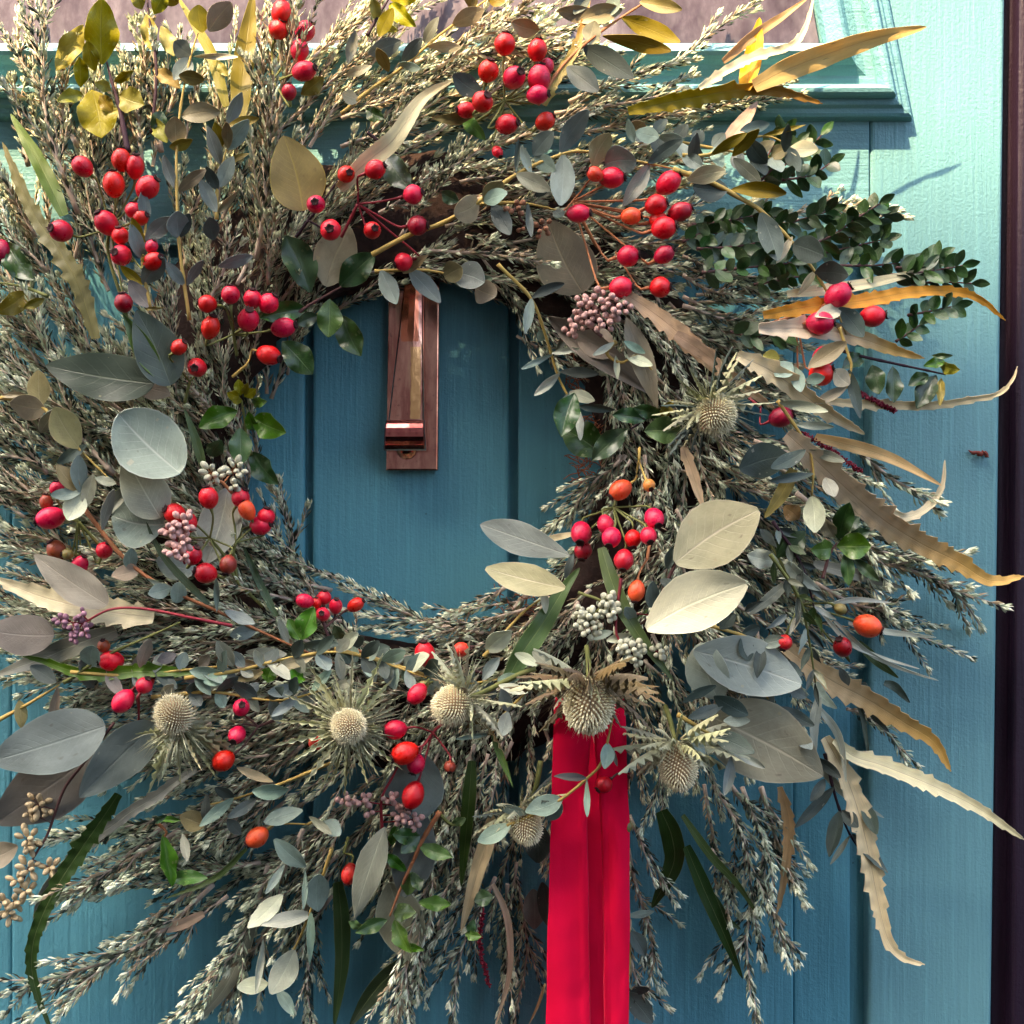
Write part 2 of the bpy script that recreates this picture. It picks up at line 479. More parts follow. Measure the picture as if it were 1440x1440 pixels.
def grid_leaf(mb, rows, uvrows, thick=.0004, mi=0):
    """a sheet given as rows of points, with a second skin behind it and closed margins"""
    nu, nv = len(rows), len(rows[0])
    flat = [p for r in rows for p in r]
    uvs = [q for r in uvrows for q in r]
    norms = []
    for i in range(nu):
        for j in range(nv):
            a = rows[min(i + 1, nu - 1)][j] - rows[max(i - 1, 0)][j]
            b = rows[i][min(j + 1, nv - 1)] - rows[i][max(j - 1, 0)]
            n = a.cross(b)
            norms.append(n.normalized() if n.length > 1e-12 else Vector((0, 0, 1)))
    back = [p - n * thick for p, n in zip(flat, norms)]
    N = len(flat)
    faces = []
    for i in range(nu - 1):
        for j in range(nv - 1):
            a, b, c, d = i * nv + j, (i + 1) * nv + j, (i + 1) * nv + j + 1, i * nv + j + 1
            faces.append((a, b, c, d))
            faces.append((N + d, N + c, N + b, N + a))
    mb.add(flat + back, faces, uvs + uvs, mi)
    loop = [i * nv for i in range(nu)] + [(nu - 1) * nv + j for j in range(1, nv)] + [i * nv + nv - 1 for i in range(nu - 2, -1, -1)] + [j for j in range(nv - 2, 0, -1)]
    m = len(loop)
    mb.add([flat[q] for q in loop] + [back[q] for q in loop], [(i, m + i, m + (i + 1) % m, (i + 1) % m) for i in range(m)], [uvs[q] for q in loop] * 2, mi)

def tag(o, label=None, cat=None, group=None, kind=None):
    if label: o['label'] = label
    if cat: o['category'] = cat
    if group: o['group'] = group
    if kind: o['kind'] = kind
    return o
def link(name, me, parent=None, loc=None):
    """loc and mesh data are in world space; the object is placed relative to its parent"""
    o = bpy.data.objects.new(name, me)
    col.objects.link(o)
    base = WORLD_LOC.get(parent.name, Vector()) if parent else Vector()
    loc = loc if loc is not None else Vector()
    o.location = loc - base
    if parent: o.parent = parent
    WORLD_LOC[o.name] = loc.copy()
    return o
WORLD_LOC = {}
def place(name, me, parent, mat):
    """an object put at a world matrix under a parent that is only moved, never turned"""
    o = bpy.data.objects.new(name, me)
    col.objects.link(o)
    base = WORLD_LOC.get(parent.name, Vector()) if parent else Vector()
    if parent: o.parent = parent
    o.matrix_basis = Matrix.Translation(-base) @ mat
    return o
def shift(mb, loc):
    mb.v = [(p[0] - loc.x, p[1] - loc.y, p[2] - loc.z) for p in mb.v]
def build(name, mb, mats, parent=None, loc=None, smooth_=True):
    if loc is None:
        loc = Vector(mb.v[0])
    shift(mb, loc)
    return link(name, mb.mesh(name, mats, smooth_), parent, loc)

# leaf templates: unit length along X, unit width along Y, Z towards the viewer
SHAPES = {
    'oval': lambda t: math.sin(math.pi * min(1, t * .97 + .015)) ** .75,
    'lance': lambda t: (math.sin(math.pi * t ** .8) ** 1.05),
    'ovate': lambda t: math.sin(math.pi * t ** .72) ** .72,
    'obov': lambda t: math.sin(math.pi * t ** 1.25) ** .7,
    'round': lambda t: math.sin(math.pi * t) ** .55,
    'wavy': lambda t: math.sin(math.pi * t ** 1.05) ** .8,
    'bract': lambda t: .34 * math.sin(math.pi * t ** .6) ** .8 + .10 * (1 - t),
}
TEMPL = {}
def leaf_mesh(shape, code, var):
    key = (shape, code, var)
    if key in TEMPL: return TEMPL[key]
    r = random.Random(hash((shape, var)) & 0xffff if False else (len(shape) * 131 + ord(shape[0]) * 7 + var * 17))
    curl = r.uniform(-.22, .28); fold = r.uniform(.04, .28); cup = r.uniform(-.06, .12); tw = r.uniform(-.45, .45)
    skew = r.uniform(-.07, .07); wav = r.uniform(.01, .03)
    if shape == 'wavy': wav = .085; fold = r.uniform(.15, .4); curl = r.uniform(-.35, .5)
    if shape == 'bract': fold = .5; wav = .03; curl = r.uniform(-.1, .4)
    big = shape in ('ovate', 'obov')
    if big: fold *= .35; tw *= .3; cup = 0; curl *= .5; wav = .022
    if shape == 'oval': cup *= .4; fold *= .7
    f = SHAPES[shape]
    nu, nv = (15, 7) if big or shape == 'wavy' else ((12, 5) if shape != 'bract' else (15, 5))
    mb = MB()
    rows, uvs = [], []
    for i in range(nu):
        t = i / (nu - 1)
        tt = .5 - .5 * math.cos(math.pi * t) if shape != 'bract' else t
        w = max(.012, f(min(1, max(0, tt)))) * .5
        if shape == 'bract':
            w *= 1.7 if (i % 2 == 0 and i > 2) else (.34 if i < nu - 3 else .6)
        x = tt
        z0 = curl * (tt - .5) ** 2 - curl * .25 * 0 - cup * .0
        a = tw * (tt - .5)
        y0 = skew * math.sin(math.pi * tt)
        row, urow = [], []
        for j in range(nv):
            s = j / (nv - 1) * 2 - 1
            y = s * w
            z = fold * abs(s) * w * .8 - cup * (1 - s * s) * .3 + wav * math.sin(tt * 13 + (0 if s > 0 else 2.1) + var) * abs(s) ** 2 * (w * 2)
            y2 = y * math.cos(a) - z * math.sin(a)
            z2 = y * math.sin(a) + z * math.cos(a)
            row.append(Vector((x, y0 + y2, z0 + z2)))
            urow.append((tt, .5 + s * .5))
        rows.append(row); uvs.append(urow)
    grid_leaf(mb, rows, uvs, .006 if big else .010)
    me = mb.mesh('leaf_' + shape, [MATS[code]])
    TEMPL[key] = me
    return me

def frame_matrix(B, Tp, width, roll=0.0, zscale=None):
    x = Tp - B
    L = max(1e-5, x.length)
    x = x / L
    mid = (B + Tp) * .5
    v = (Vector((0, -D, ZC)) - mid).normalized()
    z = (v - x * v.dot(x))
    z = z.normalized() if z.length > 1e-4 else Vector((0, 0, 1))
    y = z.cross(x)
    c, s = math.cos(roll), math.sin(roll)
    y, z = y * c + z * s, z * c - y * s
    zs = zscale if zscale else L
    return Matrix(((x.x * L, y.x * width, z.x * zs, B.x), (x.y * L, y.y * width, z.y * zs, B.y), (x.z * L, y.z * width, z.z * zs, B.z), (0, 0, 0, 1)))

def put_leaf(parent, b, t, w, code, shape='oval', hb=.05, ht=.05, roll=None, name='leaf', label=None):
    if roll is None: roll = U(-.45, .45)
    B, Tp = P(b[0], b[1], hb), P(t[0], t[1], ht)
    width = w * PX * (D - hb) / D / max(.5, math.cos(roll))
    me = leaf_mesh(shape, code, rng.randrange(6))
    o = place(name, me, parent, frame_matrix(B, Tp, width, roll))
    if label: o['label'] = label
    return o

def stem_mesh(pts2, off, r0, r1, n=14, hs=None):
    pts = [P(x, y, (Hh(x, y) + off) if hs is None else hs[i]) for i, (x, y) in enumerate(pts2)]
    cur = smooth(pts, n)
    return cur

# ------------------------------------------------------------------ the door and its frame
import bmesh
def Q(x, y, h=0.0):
    return Vector(((x - 720) * PX, -h, ZC - (y - 720) * PX))
def slab(name, poly, h0, h1, mat, parent, bev=.0, segs=3):
    """a board with an outline given in picture units, front at h1, back at h0, rounded arrises"""
    bm = bmesh.new()
    loc = Q(sum(p[0] for p in poly) / len(poly), sum(p[1] for p in poly) / len(poly), 0)
    f = [bm.verts.new(Q(x, y, h1) - loc) for x, y in poly]
    b = [bm.verts.new(Q(x, y, h0) - loc) for x, y in poly]
    n = len(poly)
    bm.faces.new(f); bm.faces.new(b[::-1])
    for i in range(n):
        bm.faces.new((f[i], b[i], b[(i + 1) % n], f[(i + 1) % n]))
    bmesh.ops.recalc_face_normals(bm, faces=bm.faces)
    if bev:
        fs = set(f)
        ed = [e for e in bm.edges if e.verts[0] in fs and e.verts[1] in fs]
        bmesh.ops.bevel(bm, geom=ed, offset=bev, segments=segs, profile=.5, affect='EDGES')
    me = bpy.data.meshes.new(name)
    bm.to_mesh(me); bm.free()
    me.materials.append(mat)
    me.polygons.foreach_set('use_smooth', [False] * len(me.polygons))
    return link(name, me, parent, loc)
def rect(x0, x1, y0, y1):
    return [(x0, y0), (x1, y0), (x1, y1), (x0, y1)]
def empty(name, loc):
    o = bpy.data.objects.new(name, None)
    o.empty_display_size = .05
    col.objects.link(o); o.location = loc
    WORLD_LOC[o.name] = loc.copy()
    return o

door = tag(empty('front_door', Q(565, 1700, -.02)), 'turquoise painted wooden front door with grooved panel and glazed top', 'door', kind='structure')
YB, YT = 1720, -300
slab('stile', [(1224, YT), (1418, YT), (1391, YB), (1221, YB)], -.04, .0, MATS['paint_v'], door, .0035, 4)
slab('stile', rect(-330, -108, YT, YB), -.04, .0, MATS['paint_v'], door, .003)
slab('rail', rect(-106, 1222.5, YT, 345), -.04, .0, MATS['paint_h'], door, .0008, 2)
slab('panel_backing', rect(-106, 1222, 345, YB), -.04, -.0145, MATS['paint_p'], door)
slab('panel_board', rect(13, 427, 360, YB), -.014, -.0035, MATS['paint_p'], door, .0030)
slab('panel_board', rect(438, 716, 360, YB), -.014, -.0035, MATS['paint_p'], door, .0030)
slab('panel_board', rect(729, 1117, 360, YB), -.014, -.0035, MATS['paint_p'], door, .0012)
slab('panel_margin', rect(1118, 1199, 358, YB), -.014, -.0060, MATS['paint_p'], door, .0025)
slab('panel_margin', rect(-84, 12, 358, YB), -.014, -.0060, MATS['paint_p'], door, .0025)

# moulding round the glass: a profile swept along the bottom edge and up the leaning side
path = [Vector((-420, 68)), Vector((1156, 68)), Vector((1142, -2)), Vector((1118, -110)), Vector((1072, -240))]
prof = [(0, .003), (1.5, .0125), (5, .0150), (19, .0230), (24, .0215), (33, .0150), (46, .0115), (58, .0115), (60, .0150), (64, .0190), (69, .0212), (74, .0205), (77, .0180), (78, .0125), (86, .0118), (90, .0090), (96, .0085), (100, .0070), (103, .0)]
def sweep(name, pth, prf, mat, parent):
    mb = MB(); rows = []
    n = len(pth)
    for i, p in enumerate(pth):
        ds = []
        if i > 0: ds.append((p - pth[i - 1]).normalized())
        if i < n - 1: ds.append((pth[i + 1] - p).normalized())
        ns = [Vector((-d.y, d.x)) for d in ds]
        m = sum(ns, Vector((0, 0))) / len(ns)
        m = m / max(.3, m.length_squared)
        rows.append([(p.x + m.x * d, p.y + m.y * d, h) for d, h in prf])
    V, F = [], []
    k = len(prf)
    for r in rows: V += [Q(*q) for q in r]
    for i in range(n - 1):
        for j in range(k - 1):
            F.append((i * k + j, (i + 1) * k + j, (i + 1) * k + j + 1, i * k + j + 1))
    mb.add(V, F)
    return build(name, mb, [mat], parent, Q(700, 120), False)
sweep('moulding', path[:2] + [path[2]], prof, MATS['paint_h'], door) if False else None
sweep('moulding', path, prof, MATS['paint_h'], door)
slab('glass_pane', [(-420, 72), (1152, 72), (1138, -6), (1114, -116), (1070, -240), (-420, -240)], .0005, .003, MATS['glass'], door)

frame = tag(empty('door_frame', Q(1560, 1700, -.02)), 'dark purple brown door frame beside the turquoise door', 'door frame', kind='structure')
slab('jamb', [(1422, YT), (1560, YT), (1560, YB), (1396, YB)], -.06, -.010, MATS['frame'], frame, .002)
slab('frame_bead', [(1433, YT), (1560, YT), (1560, YB), (1418, YB)], -.0095, .004, MATS['frame'], frame, .003)

# ------------------------------------------------------------------ unseen block with eaves, added to shade the lower door
def blocker():
    root = tag(empty('blocker', Vector((-4, -4.6, 0))), 'unseen rendered block added to shade the lower door', 'blocker')
    y0 = -4.5
    t = (abs(y0)) / abs(SUN_TO.y)
    ztop = (ZC - (335 - 720) * PX) + SUN_TO.z * t
    mb = MB()
    def box(a, b):
        (x0, yy0, z0), (x1, yy1, z1) = a, b
        V = [Vector((x, y, z)) for z in (z0, z1) for y in (yy0, yy1) for x in (x0, x1)]
        mb.add(V, [(0, 1, 5, 4), (1, 3, 7, 5), (3, 2, 6, 7), (2, 0, 4, 6), (4, 5, 7, 6), (0, 2, 3, 1)])
    box((-9.2, -9.5, 0), (1.8, y0 - .25, ztop - .12))
    build('blocker_wall', mb, [rough_mat('pale_render', (158, 144, 128), (140, 126, 112), 8)], root, Vector((-4, -7, 0)), False)
    mb = MB()
    V = [Vector(p) for p in ((-9.4, y0, ztop), (2.0, y0, ztop), (2.0, -7, ztop + 1.3), (-9.4, -7, ztop + 1.3), (-9.4, -9.8, ztop), (2.0, -9.8, ztop),
                             (-9.4, y0, ztop - .1), (2.0, y0, ztop - .1), (-9.4, -9.8, ztop - .1), (2.0, -9.8, ztop - .1))]
    mb.add(V, [(0, 1, 2, 3), (3, 2, 5, 4), (0, 6, 7, 1), (4, 5, 9, 8), (6, 8, 9, 7), (0, 3, 4, 8, 6), (1, 7, 9, 5, 2)])
    build('blocker_roof', mb, [rough_mat('slate', (96, 98, 106), (70, 72, 80), 10)], root, Vector((-4, -7, ztop)), False)
blocker()

# ------------------------------------------------------------------ the knocker
def knocker():
    root = tag(empty('door_knocker', Q(581, 662)), 'worn copper door knocker with tapering hammer inside the wreath', 'door knocker')
    slab('back_plate', [(548, 372), (619, 372), (616.5, 662), (543.5, 662)], .0005, .006, MATS['copper'], root, .0012)
    # hammer: wedge widening and lifting towards its rolled foot
    mb = MB()
    def xs(y): return (572 + (549.5 - 572) * (y - 388) / 208.0, 597 + 2.0 * (y - 388) / 208.0)
    prof_y = [(388, .0125), (420, .0145), (450, .0160), (490, .0180), (520, .0192), (560, .0206), (585, .0216)]
    prof_f = [(594, .0226), (599, .0250), (605, .0272), (611, .0280), (617, .0276), (623, .0262), (628, .0246)]
    def body(st, x_of, round_, name, mat, loc):
        mb = MB(); V, F = [], []
        for (y, hf) in st:
            xa, xb = x_of(y)
            w = xb - xa
            V += [Q(xa, y, .0075), Q(xa, y, hf - .0022), Q(xa + .8, y, hf - .0010), Q(xa + 2.4, y, hf), Q(xa + w * .35, y, hf + round_ * .7), Q(xa + w * .62, y, hf + round_), Q(xb - 2.4, y, hf), Q(xb - .8, y, hf - .0010), Q(xb, y, hf - .0022), Q(xb, y, .0075)]
        n = 10
        for i in range(len(st) - 1):
            for j in range(n - 1): F.append((i * n + j, i * n + j + 1, (i + 1) * n + j + 1, (i + 1) * n + j))
        F += [tuple(range(n - 1, -1, -1)), tuple((len(st) - 1) * n + j for j in range(n))]
        mb.add(V, F)
        o = build(name, mb, [mat], root, loc, False)
        return o
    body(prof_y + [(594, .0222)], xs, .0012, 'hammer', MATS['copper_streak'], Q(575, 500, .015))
    body(prof_f, lambda y: (546.0 - max(0, (y - 600)) * .07, 600.5 + max(0, (y - 600)) * .05), .0004, 'hammer_foot', MATS['copper_red'], Q(573, 610, .018))
    body([(628.3, .0250), (634, .0236), (635.5, .0225)], lambda y: (543.5, 602.0), .0001, 'hammer_edge', MATS['copper'], Q(573, 632, .018))
    mb = MB()
    tube(mb, [Q(573, 632, .0055), Q(573, 632, .0105)], [.0078, .0074], 20)
    build('strike_stud', mb, [MATS['copper']], root)
knocker()

# ------------------------------------------------------------------ the dried husk caught on the door
def husk():
    mb = MB()
    pts = [(1362, 633), (1368, 637), (1374, 636), (1379, 639), (1384, 637), (1390, 641)]
    tube(mb, smooth([P(x, y, .0022 + .001 * (i % 2)) for i, (x, y) in enumerate(pts)], 12), [.0003, .0007, .0012, .0016, .0012, .0014, .0020, .0016, .0014, .0020, .0014, .0005], 7)
    for x, y in ((1375, 639), (1381, 635), (1386, 641)):
        tube(mb, [P(x, y, .0025), P(x + 5, y + 2, .0045)], [.0013, .0003], 6)
    o = build('dried_husk', mb, [MATS['husk']])
    tag(o, 'tiny curled red brown husk stuck to the turquoise stile', 'husk')
husk()

# ------------------------------------------------------------------ the wreath
wreath = tag(empty('wreath', P(CX, CY, .0)), 'large round wreath of heather, eucalyptus, red rose hips and thistles on the door', 'wreath')

# ---- moss covered ring that carries the sprigs
def ring():
    mb = MB(); V, F = [], []
    n, m = 120, 20
    for i in range(n):
        a = 2 * math.pi * i / n
        for j in range(m):
            b = 2 * math.pi * j / m
            p = Vector((math.cos(a), math.sin(a), 0))
            nz = mnoise.noise(Vector((math.cos(a) * 9, math.sin(a) * 9, j * .9))) * 16 + mnoise.noise(Vector((math.cos(a) * 40, math.sin(a) * 40, j * 2.1))) * 9
            rr = 345 + (88 + nz) * math.cos(b)
            h = .018 + (.013 + nz * .0001) * math.sin(b)
            V.append(P(CX + p.x * rr, CY + p.y * rr, max(.003, h)))
    for i in range(n):
        for j in range(m):
            F.append((i * m + j, ((i + 1) % n) * m + j, ((i + 1) % n) * m + (j + 1) % m, i * m + (j + 1) % m))
    mb.add(V, F)
    o = build('moss_ring', mb, [MATS['moss']], wreath, P(CX, CY, .03))
    o['label'] = 'brown moss ring under the sprigs'
    mb = MB()
    for _ in range(170):
        x, y = (U(812, 845), U(590, 690)) if rng.random() < .6 else ((U(690, 790), U(815, 880)) if rng.random() < .6 else (U(800, 815), U(470, 560)))
        h = Hh(x, y) * U(.5, 1.0)
        pts = []
        dx, dy = U(-1, 1), U(-1, 1)
        for q in range(6):
            pts.append(P(x, y, h)); dx += U(-.9, .9); dy += U(-.9, .9); l = math.hypot(dx, dy) + .01
            x += dx / l * 5; y += dy / l * 5; h += U(-.003, .004)
        tube(mb, smooth(pts, 12), .00035, 4)
    tag(build('moss_fibre', mb, [MATS['fibre']], wreath), 'curly brown moss fibres at the inner edge', kind='stuff')
ring()

# ---- heather: sprig templates along X, then many of them along a flow
def needle(mb, p, d, up, L, w, mi):
    s = d.cross(up)
    if s.length < 1e-4: s = d.cross(Vector((.3, .9, .2)))
    s.normalize(); nrm = s.cross(d)
    q = p + d * L * .55 + nrm * w * .1
    V = [p, q + s * w, q - s * w, q + nrm * w * .8, p + d * L - nrm * w * .2 + nrm * L * .04]
    mb.add(V, [(0, 1, 3), (0, 3, 2), (1, 4, 3), (3, 4, 2), (0, 2, 4, 1)], mi=mi)
def sprig_template(r, L, nb, dry=False):
    stem, ndl = MB(), MB()
    ph = r.uniform(0, 6.28); amp = L * r.uniform(.02, .08) * r.choice((-1, 1))
    def main(t): return Vector((L * t, amp * (math.sin(math.pi * t) + .35 * math.sin(2 * math.pi * t + ph)) - amp * .35 * math.sin(ph), L * .05 * math.sin(2.2 * t + ph) - L * .05 * math.sin(ph)))
    def shoot(fn, ln, r0, t0, dens):
        n = max(4, int(ln / .006))
        pts = [fn(i / n) for i in range(n + 1)]
        tube(stem, pts, [r0 * (1 - .75 * i / n) for i in range(n + 1)], 5)
        cnt = int(ln * (1 - t0) / .0021 * dens)
        for q in range(cnt):
            t = t0 + (1 - t0) * q / max(1, cnt)
            p = fn(t); d = (fn(min(1, t + .02)) - fn(max(0, t - .02))).normalized()
            for w_ in range(2):
                an = q * 2.4 + w_ * 3.14 + r.uniform(-.5, .5)
                a = d.cross(Vector((.02, .1, 1))); a.normalize(); b = d.cross(a)
                rad = a * math.cos(an) + b * math.sin(an)
                sp = r.uniform(.28, .55) * (1 - .45 * t ** 3) 
                nd = (d + rad * math.tan(sp)).normalized()
                nl = r.uniform(.0058, .0094) * (1 - .25 * t)
                needle(ndl, p + rad * r0 * .5, nd, rad, nl, r.uniform(.00078, .0011), 1 if t > .8 and r.random() < .7 else (2 if r.random() < (.34 if dry else .07) else (3 if r.random() < .36 else (1 if r.random() < .2 else 0))))
        # closed tuft at the tip
        d = (fn(1) - fn(.94)).normalized()
        for q in range(14):
            an = q * 2.4
            a = d.cross(Vector((.02, .1, 1))); a.normalize(); b = d.cross(a)
            rad = a * math.cos(an) + b * math.sin(an)
            needle(ndl, fn(1) - d * r.uniform(0, .004), (d + rad * r.uniform(.12, .5)).normalized(), rad, r.uniform(.005, .0072), .0008, 1 if q % 3 else 0)
    shoot(main, L, .0014, .06, .9)
    for q in range(nb):
        t = r.uniform(.12, .86)
        ln = r.uniform(.014, .034) * (1.1 - .4 * t) * (1 + L * 3)
        p0 = main(t); d0 = (main(t + .03) - main(t - .03)).normalized()
        an = r.uniform(0, 6.28)
        a = d0.cross(Vector((0, 0, 1))); a.normalize(); b = d0.cross(a)
        rad = a * math.cos(an) + b * math.sin(an) * .6
        d1 = (d0 + rad * r.uniform(.35, .75)).normalized()
        def br(s, p0=p0, d1=d1, d0=d0, ln=ln): return p0 + d1 * ln * s + d0 * ln * .25 * s * s
        shoot(br, ln, .0006, .05, .85)
    ms = stem.mesh('heather_stem', [MATS['heather_stem']])
    mn = ndl.mesh('heather_needles', [MATS['needle'], MATS['needle_tip'], MATS['needle_dry'], MATS['needle_dark']], smooth=False)
    return dict(L=L, stem=stem, ndl=ndl, ms=ms, mn=mn)
tr = random.Random(5)
SPR = [sprig_template(tr, L, nb, dry) for L, nb, dry in ((.06, 3, False), (.06, 4, True), (.085, 5, False), (.085, 4, True), (.085, 6, False), (.115, 7, False), (.115, 8, False), (.115, 6, True), (.15, 10, False), (.15, 9, False), (.15, 11, True))]
# (x, y, dx, dy) where the sprigs there point
FLOW = [(60, 60, -.2, -1), (250, 200, .05, -1), (40, 300, -.45, -1), (130, 420, -.45, -.9), (350, 250, .22, -1), (450, 130, .5, -.9), (600, 250, .85, -.5),
        (740, 120, .9, -.42), (900, 200, .95, -.3), (820, 390, 1, .18), (1050, 300, 1, -.2), (1150, 450, 1, -.02), (1080, 620, .9, .5), (1200, 760, .85, .55),
        (950, 650, .35, 1), (860, 700, -.1, 1), (800, 720, -.5, .9), (1080, 1150, .15, 1), (960, 1050, .3, 1), (850, 1150, 0, 1), (700, 1200, -.15, 1), (590, 1150, -.35, 1),
        (450, 1200, -.5, .9), (350, 1150, -.7, .7), (200, 1200, -.9, .5), (300, 1050, -.95, .35), (150, 1000, -1, .12), (40, 950, -1, .05),
        (60, 640, -.85, -.5), (90, 760, -1, -.1), (100, 520, -.75, -.7), (300, 420, -.15, -1), (330, 600, -.5, -.85), (400, 780, -.65, -.75), (480, 880, -.9, -.4),
        (640, 900, -1, .1), (760, 850, -.75, .6), (480, 360, .5, -.85), (720, 440, .95, .35), (1150, 900, .8, .6)]
def flow(x, y):
    sx = sy = 0
    for fx, fy, dx, dy in FLOW:
        w = 1.0 / (((x - fx) ** 2 + (y - fy) ** 2) + 900) ** 1.5
        l = math.hypot(dx, dy)
        sx += dx / l * w; sy += dy / l * w
    l = math.hypot(sx, sy) + 1e-12
    return sx / l, sy / l
ROUT = [(0, 600), (20, 690), (40, 660), (60, 640), (75, 660), (90, 680), (110, 720), (130, 690), (150, 670), (180, 700), (200, 720), (225, 740), (250, 700), (270, 700), (290, 690), (305, 640), (320, 590), (335, 580), (350, 590), (360, 600)]
def rout(a):
    for (x0, y0), (x1, y1) in zip(ROUT, ROUT[1:]):
        if x0 <= a <= x1: return y0 + (y1 - y0) * (a - x0) / (x1 - x0)
    return 600
def in_hole(x, y, k=1.0):
    return ((x - 583) / (203 * k)) ** 2 + ((y - 648) / (222 * k)) ** 2 < 1
def sprig_pair(b, t, hb, ht, fat=1.0):
    B, Tp = P(b[0], b[1], hb), P(t[0], t[1], ht)
    L = (Tp - B).length
    cand = sorted(SPR, key=lambda s: abs(s['L'] - L) + rng.random() * .03)[0]
    k = L / cand['L']
    k = max(.85, min(1.35, k)) * fat
    Mx = frame_matrix(B, Tp, 1.0, U(0, 6.28), 1.0)
    x = (Tp - B).normalized()
    for i in range(3): Mx[i][0] = x[i]
    Mx = Mx @ Matrix.Diagonal((L / cand['L'], k, k, 1))
    return cand, Mx
def heather(b, t, hb, ht, fat=1.0):
    cand, Mx = sprig_pair(b, t, hb, ht, fat)
    o = place('heather_sprig', cand['ms'], wreath, Mx)
    n = bpy.data.objects.new('needles', cand['mn'])
    col.objects.link(n); n.parent = o
    n['kind'] = 'stuff'
# sprigs that can be told apart in the picture: tile, base, tip, extra height
KEYS = [('A', 330, 900, 100, -40), ('A', 330, 620, 70, 20), ('A', 120, 700, 30, 340), ('A', 200, 640, 120, 420), ('A', 260, 620, 250, 200), ('A', 600, 700, 560, 60), ('A', 680, 640, 620, 80), ('A', 150, 1000, 20, 700), ('A', 200, 1150, 10, 850),
        ('A', 1130, 900, 1150, 150), ('A', 1180, 700, 1240, 40), ('A', 1130, 1200, 1210, 850), ('A', 1080, 1100, 1340, 20), ('A', 560, 1000, 380, 560), ('A', 420, 1000, 180, 480), ('A', 1000, 1200, 1110, 560), ('A', 880, 1280, 960, 930),
        ('B', 250, 1000, 520, 640), ('B', 350, 760, 720, 560), ('B', 560, 640, 900, 520), ('B', 700, 600, 1160, 430), ('B', 900, 480, 1440, 330), ('B', 0, 500, 330, 330), ('B', 120, 440, 520, 270), ('B', 400, 290, 720, 130), ('B', 480, 230, 960, 140), ('B', 620, 150, 800, -60),
        ('B', 340, 1060, 930, 1080), ('B', 700, 1080, 1440, 1170), ('B', 500, 770, 760, 640), ('B', 0, 620, 260, 430), ('B', 160, 900, 380, 740), ('B', 960, 430, 1440, 260),
        ('C', 20, 950, 900, 790), ('C', 0, 480, 430, 410), ('C', 0, 240, 300, 0), ('C', 0, 1080, 150, 1080), ('C', 0, 1160, 230, 1220), ('C', 0, 1290, 350, 1310), ('C', 0, 1250, 340, 1340),
        ('F', 700, 420, 1050, 660), ('F', 480, 640, 1090, 970), ('F', 600, 760, 1095, 1080), ('F', 650, 860, 1265, 1240), ('F', 700, 950, 1255, 1325), ('F', 660, 900, 870, 1170), ('F', 300, 420, 770, 560), ('F', 640, 800, 1000, 930),
        ('F', 560, 1020, 920, 1130),
        ('I', 760, 130, 960, 360), ('I', 690, 110, 890, 190), ('I', 330, 440, 510, 840), ('I', 200, 430, 470, 880), ('I', 130, 430, 350, 1010), ('I', 350, 700, 310, 1440), ('I', 330, 800, 440, 1190), ('I', 90, 430, 270, 970), ('I', 250, 440, 340, 900), ('I', 120, 700, 190, 900),
        ('H', 740, 760, 700, 1180), ('H', 420, 620, 200, 1440), ('H', 560, 700, 330, 1440), ('H', 650, 820, 480, 1440), ('H', 700, 850, 600, 1440), ('H', 480, 680, 330, 1060), ('H', 1215, 560, 1370, 890), ('H', 1210, 700, 1310, 1330), ('H', 1215, 1000, 1300, 1380), ('H', 560, 260, 420, 660), ('H', 620, 300, 540, 760), ('H', 700, 180, 660, 420), ('H', 740, 820, 750, 1440), ('H', 420, 1000, 230, 1380),
        ('G', 900, 850, 0, 1290), ('G', 860, 830, 180, 1230), ('G', 760, 620, 290, 920), ('G', 1000, 640, 360, 720), ('G', 720, 560, 230, 640), ('G', 1240, 240, 650, 560), ('G', 1180, 200, 480, 430), ('G', 1180, 470, 930, 690), ('G', 1100, 760, 640, 850), ('G', 1050, 760, 430, 950),
        ('G', 1130, 770, 690, 1440), ('G', 1100, 1000, 840, 1380), ('G', 1180, 940, 1000, 1440), ('G', 1280, 620, 1020, 1040), ('G', 1380, 700, 1230, 1180), ('G', 1400, 900, 1250, 1440), ('G', 1300, 1180, 1320, 1440), ('G', 700, 600, 300, 950), ('G', 960, 900, 580, 1140),
        ('D', 1400, 1050, 830, 800), ('D', 1440, 1000, 1010, 820), ('D', 1420, 1150, 900, 950), ('D', 1440, 1180, 860, 1060), ('D', 200, 560, 0, 370), ('D', 480, 560, 60, 150), ('D', 560, 420, 20, 40), ('D', 520, 300, 250, 40), ('D', 700, 1320, 180, 1440), ('D', 1200, 1250, 700, 1320), ('D', 1240, 950, 1160, 620), ('D', 1000, 400, 870, 150), ('D', 900, 300, 760, 60),
        ('E', 1180, 480, 870, 800), ('E', 1180, 500, 960, 760), ('E', 1200, 480, 1030, 720), ('E', 1220, 500, 1110, 740), ('E', 1260, 500, 1210, 760), ('E', 1280, 480, 1400, 900), ('E', 700, 1030, 400, 1200), ('E', 800, 1050, 470, 1250), ('E', 780, 1130, 350, 1290), ('E', 600, 1230, 100, 1160), ('E', 700, 1250, 200, 1320), ('E', 420, 1220, 10, 1040), ('E', 880, 1080, 720, 1300), ('E', 1000, 1100, 900, 1240)]
for t, bx, by, tx, ty in KEYS:
    b, e = T(t, bx, by), T(t, tx, ty)
    heather(b, e, Hh(*b) * U(.75, .95), Hh(*e) * U(.9, 1.15) + U(0, .006), U(1.1, 1.45))
n_loose = 300 - len(KEYS)
under = MB()
made = 0; tries = 0
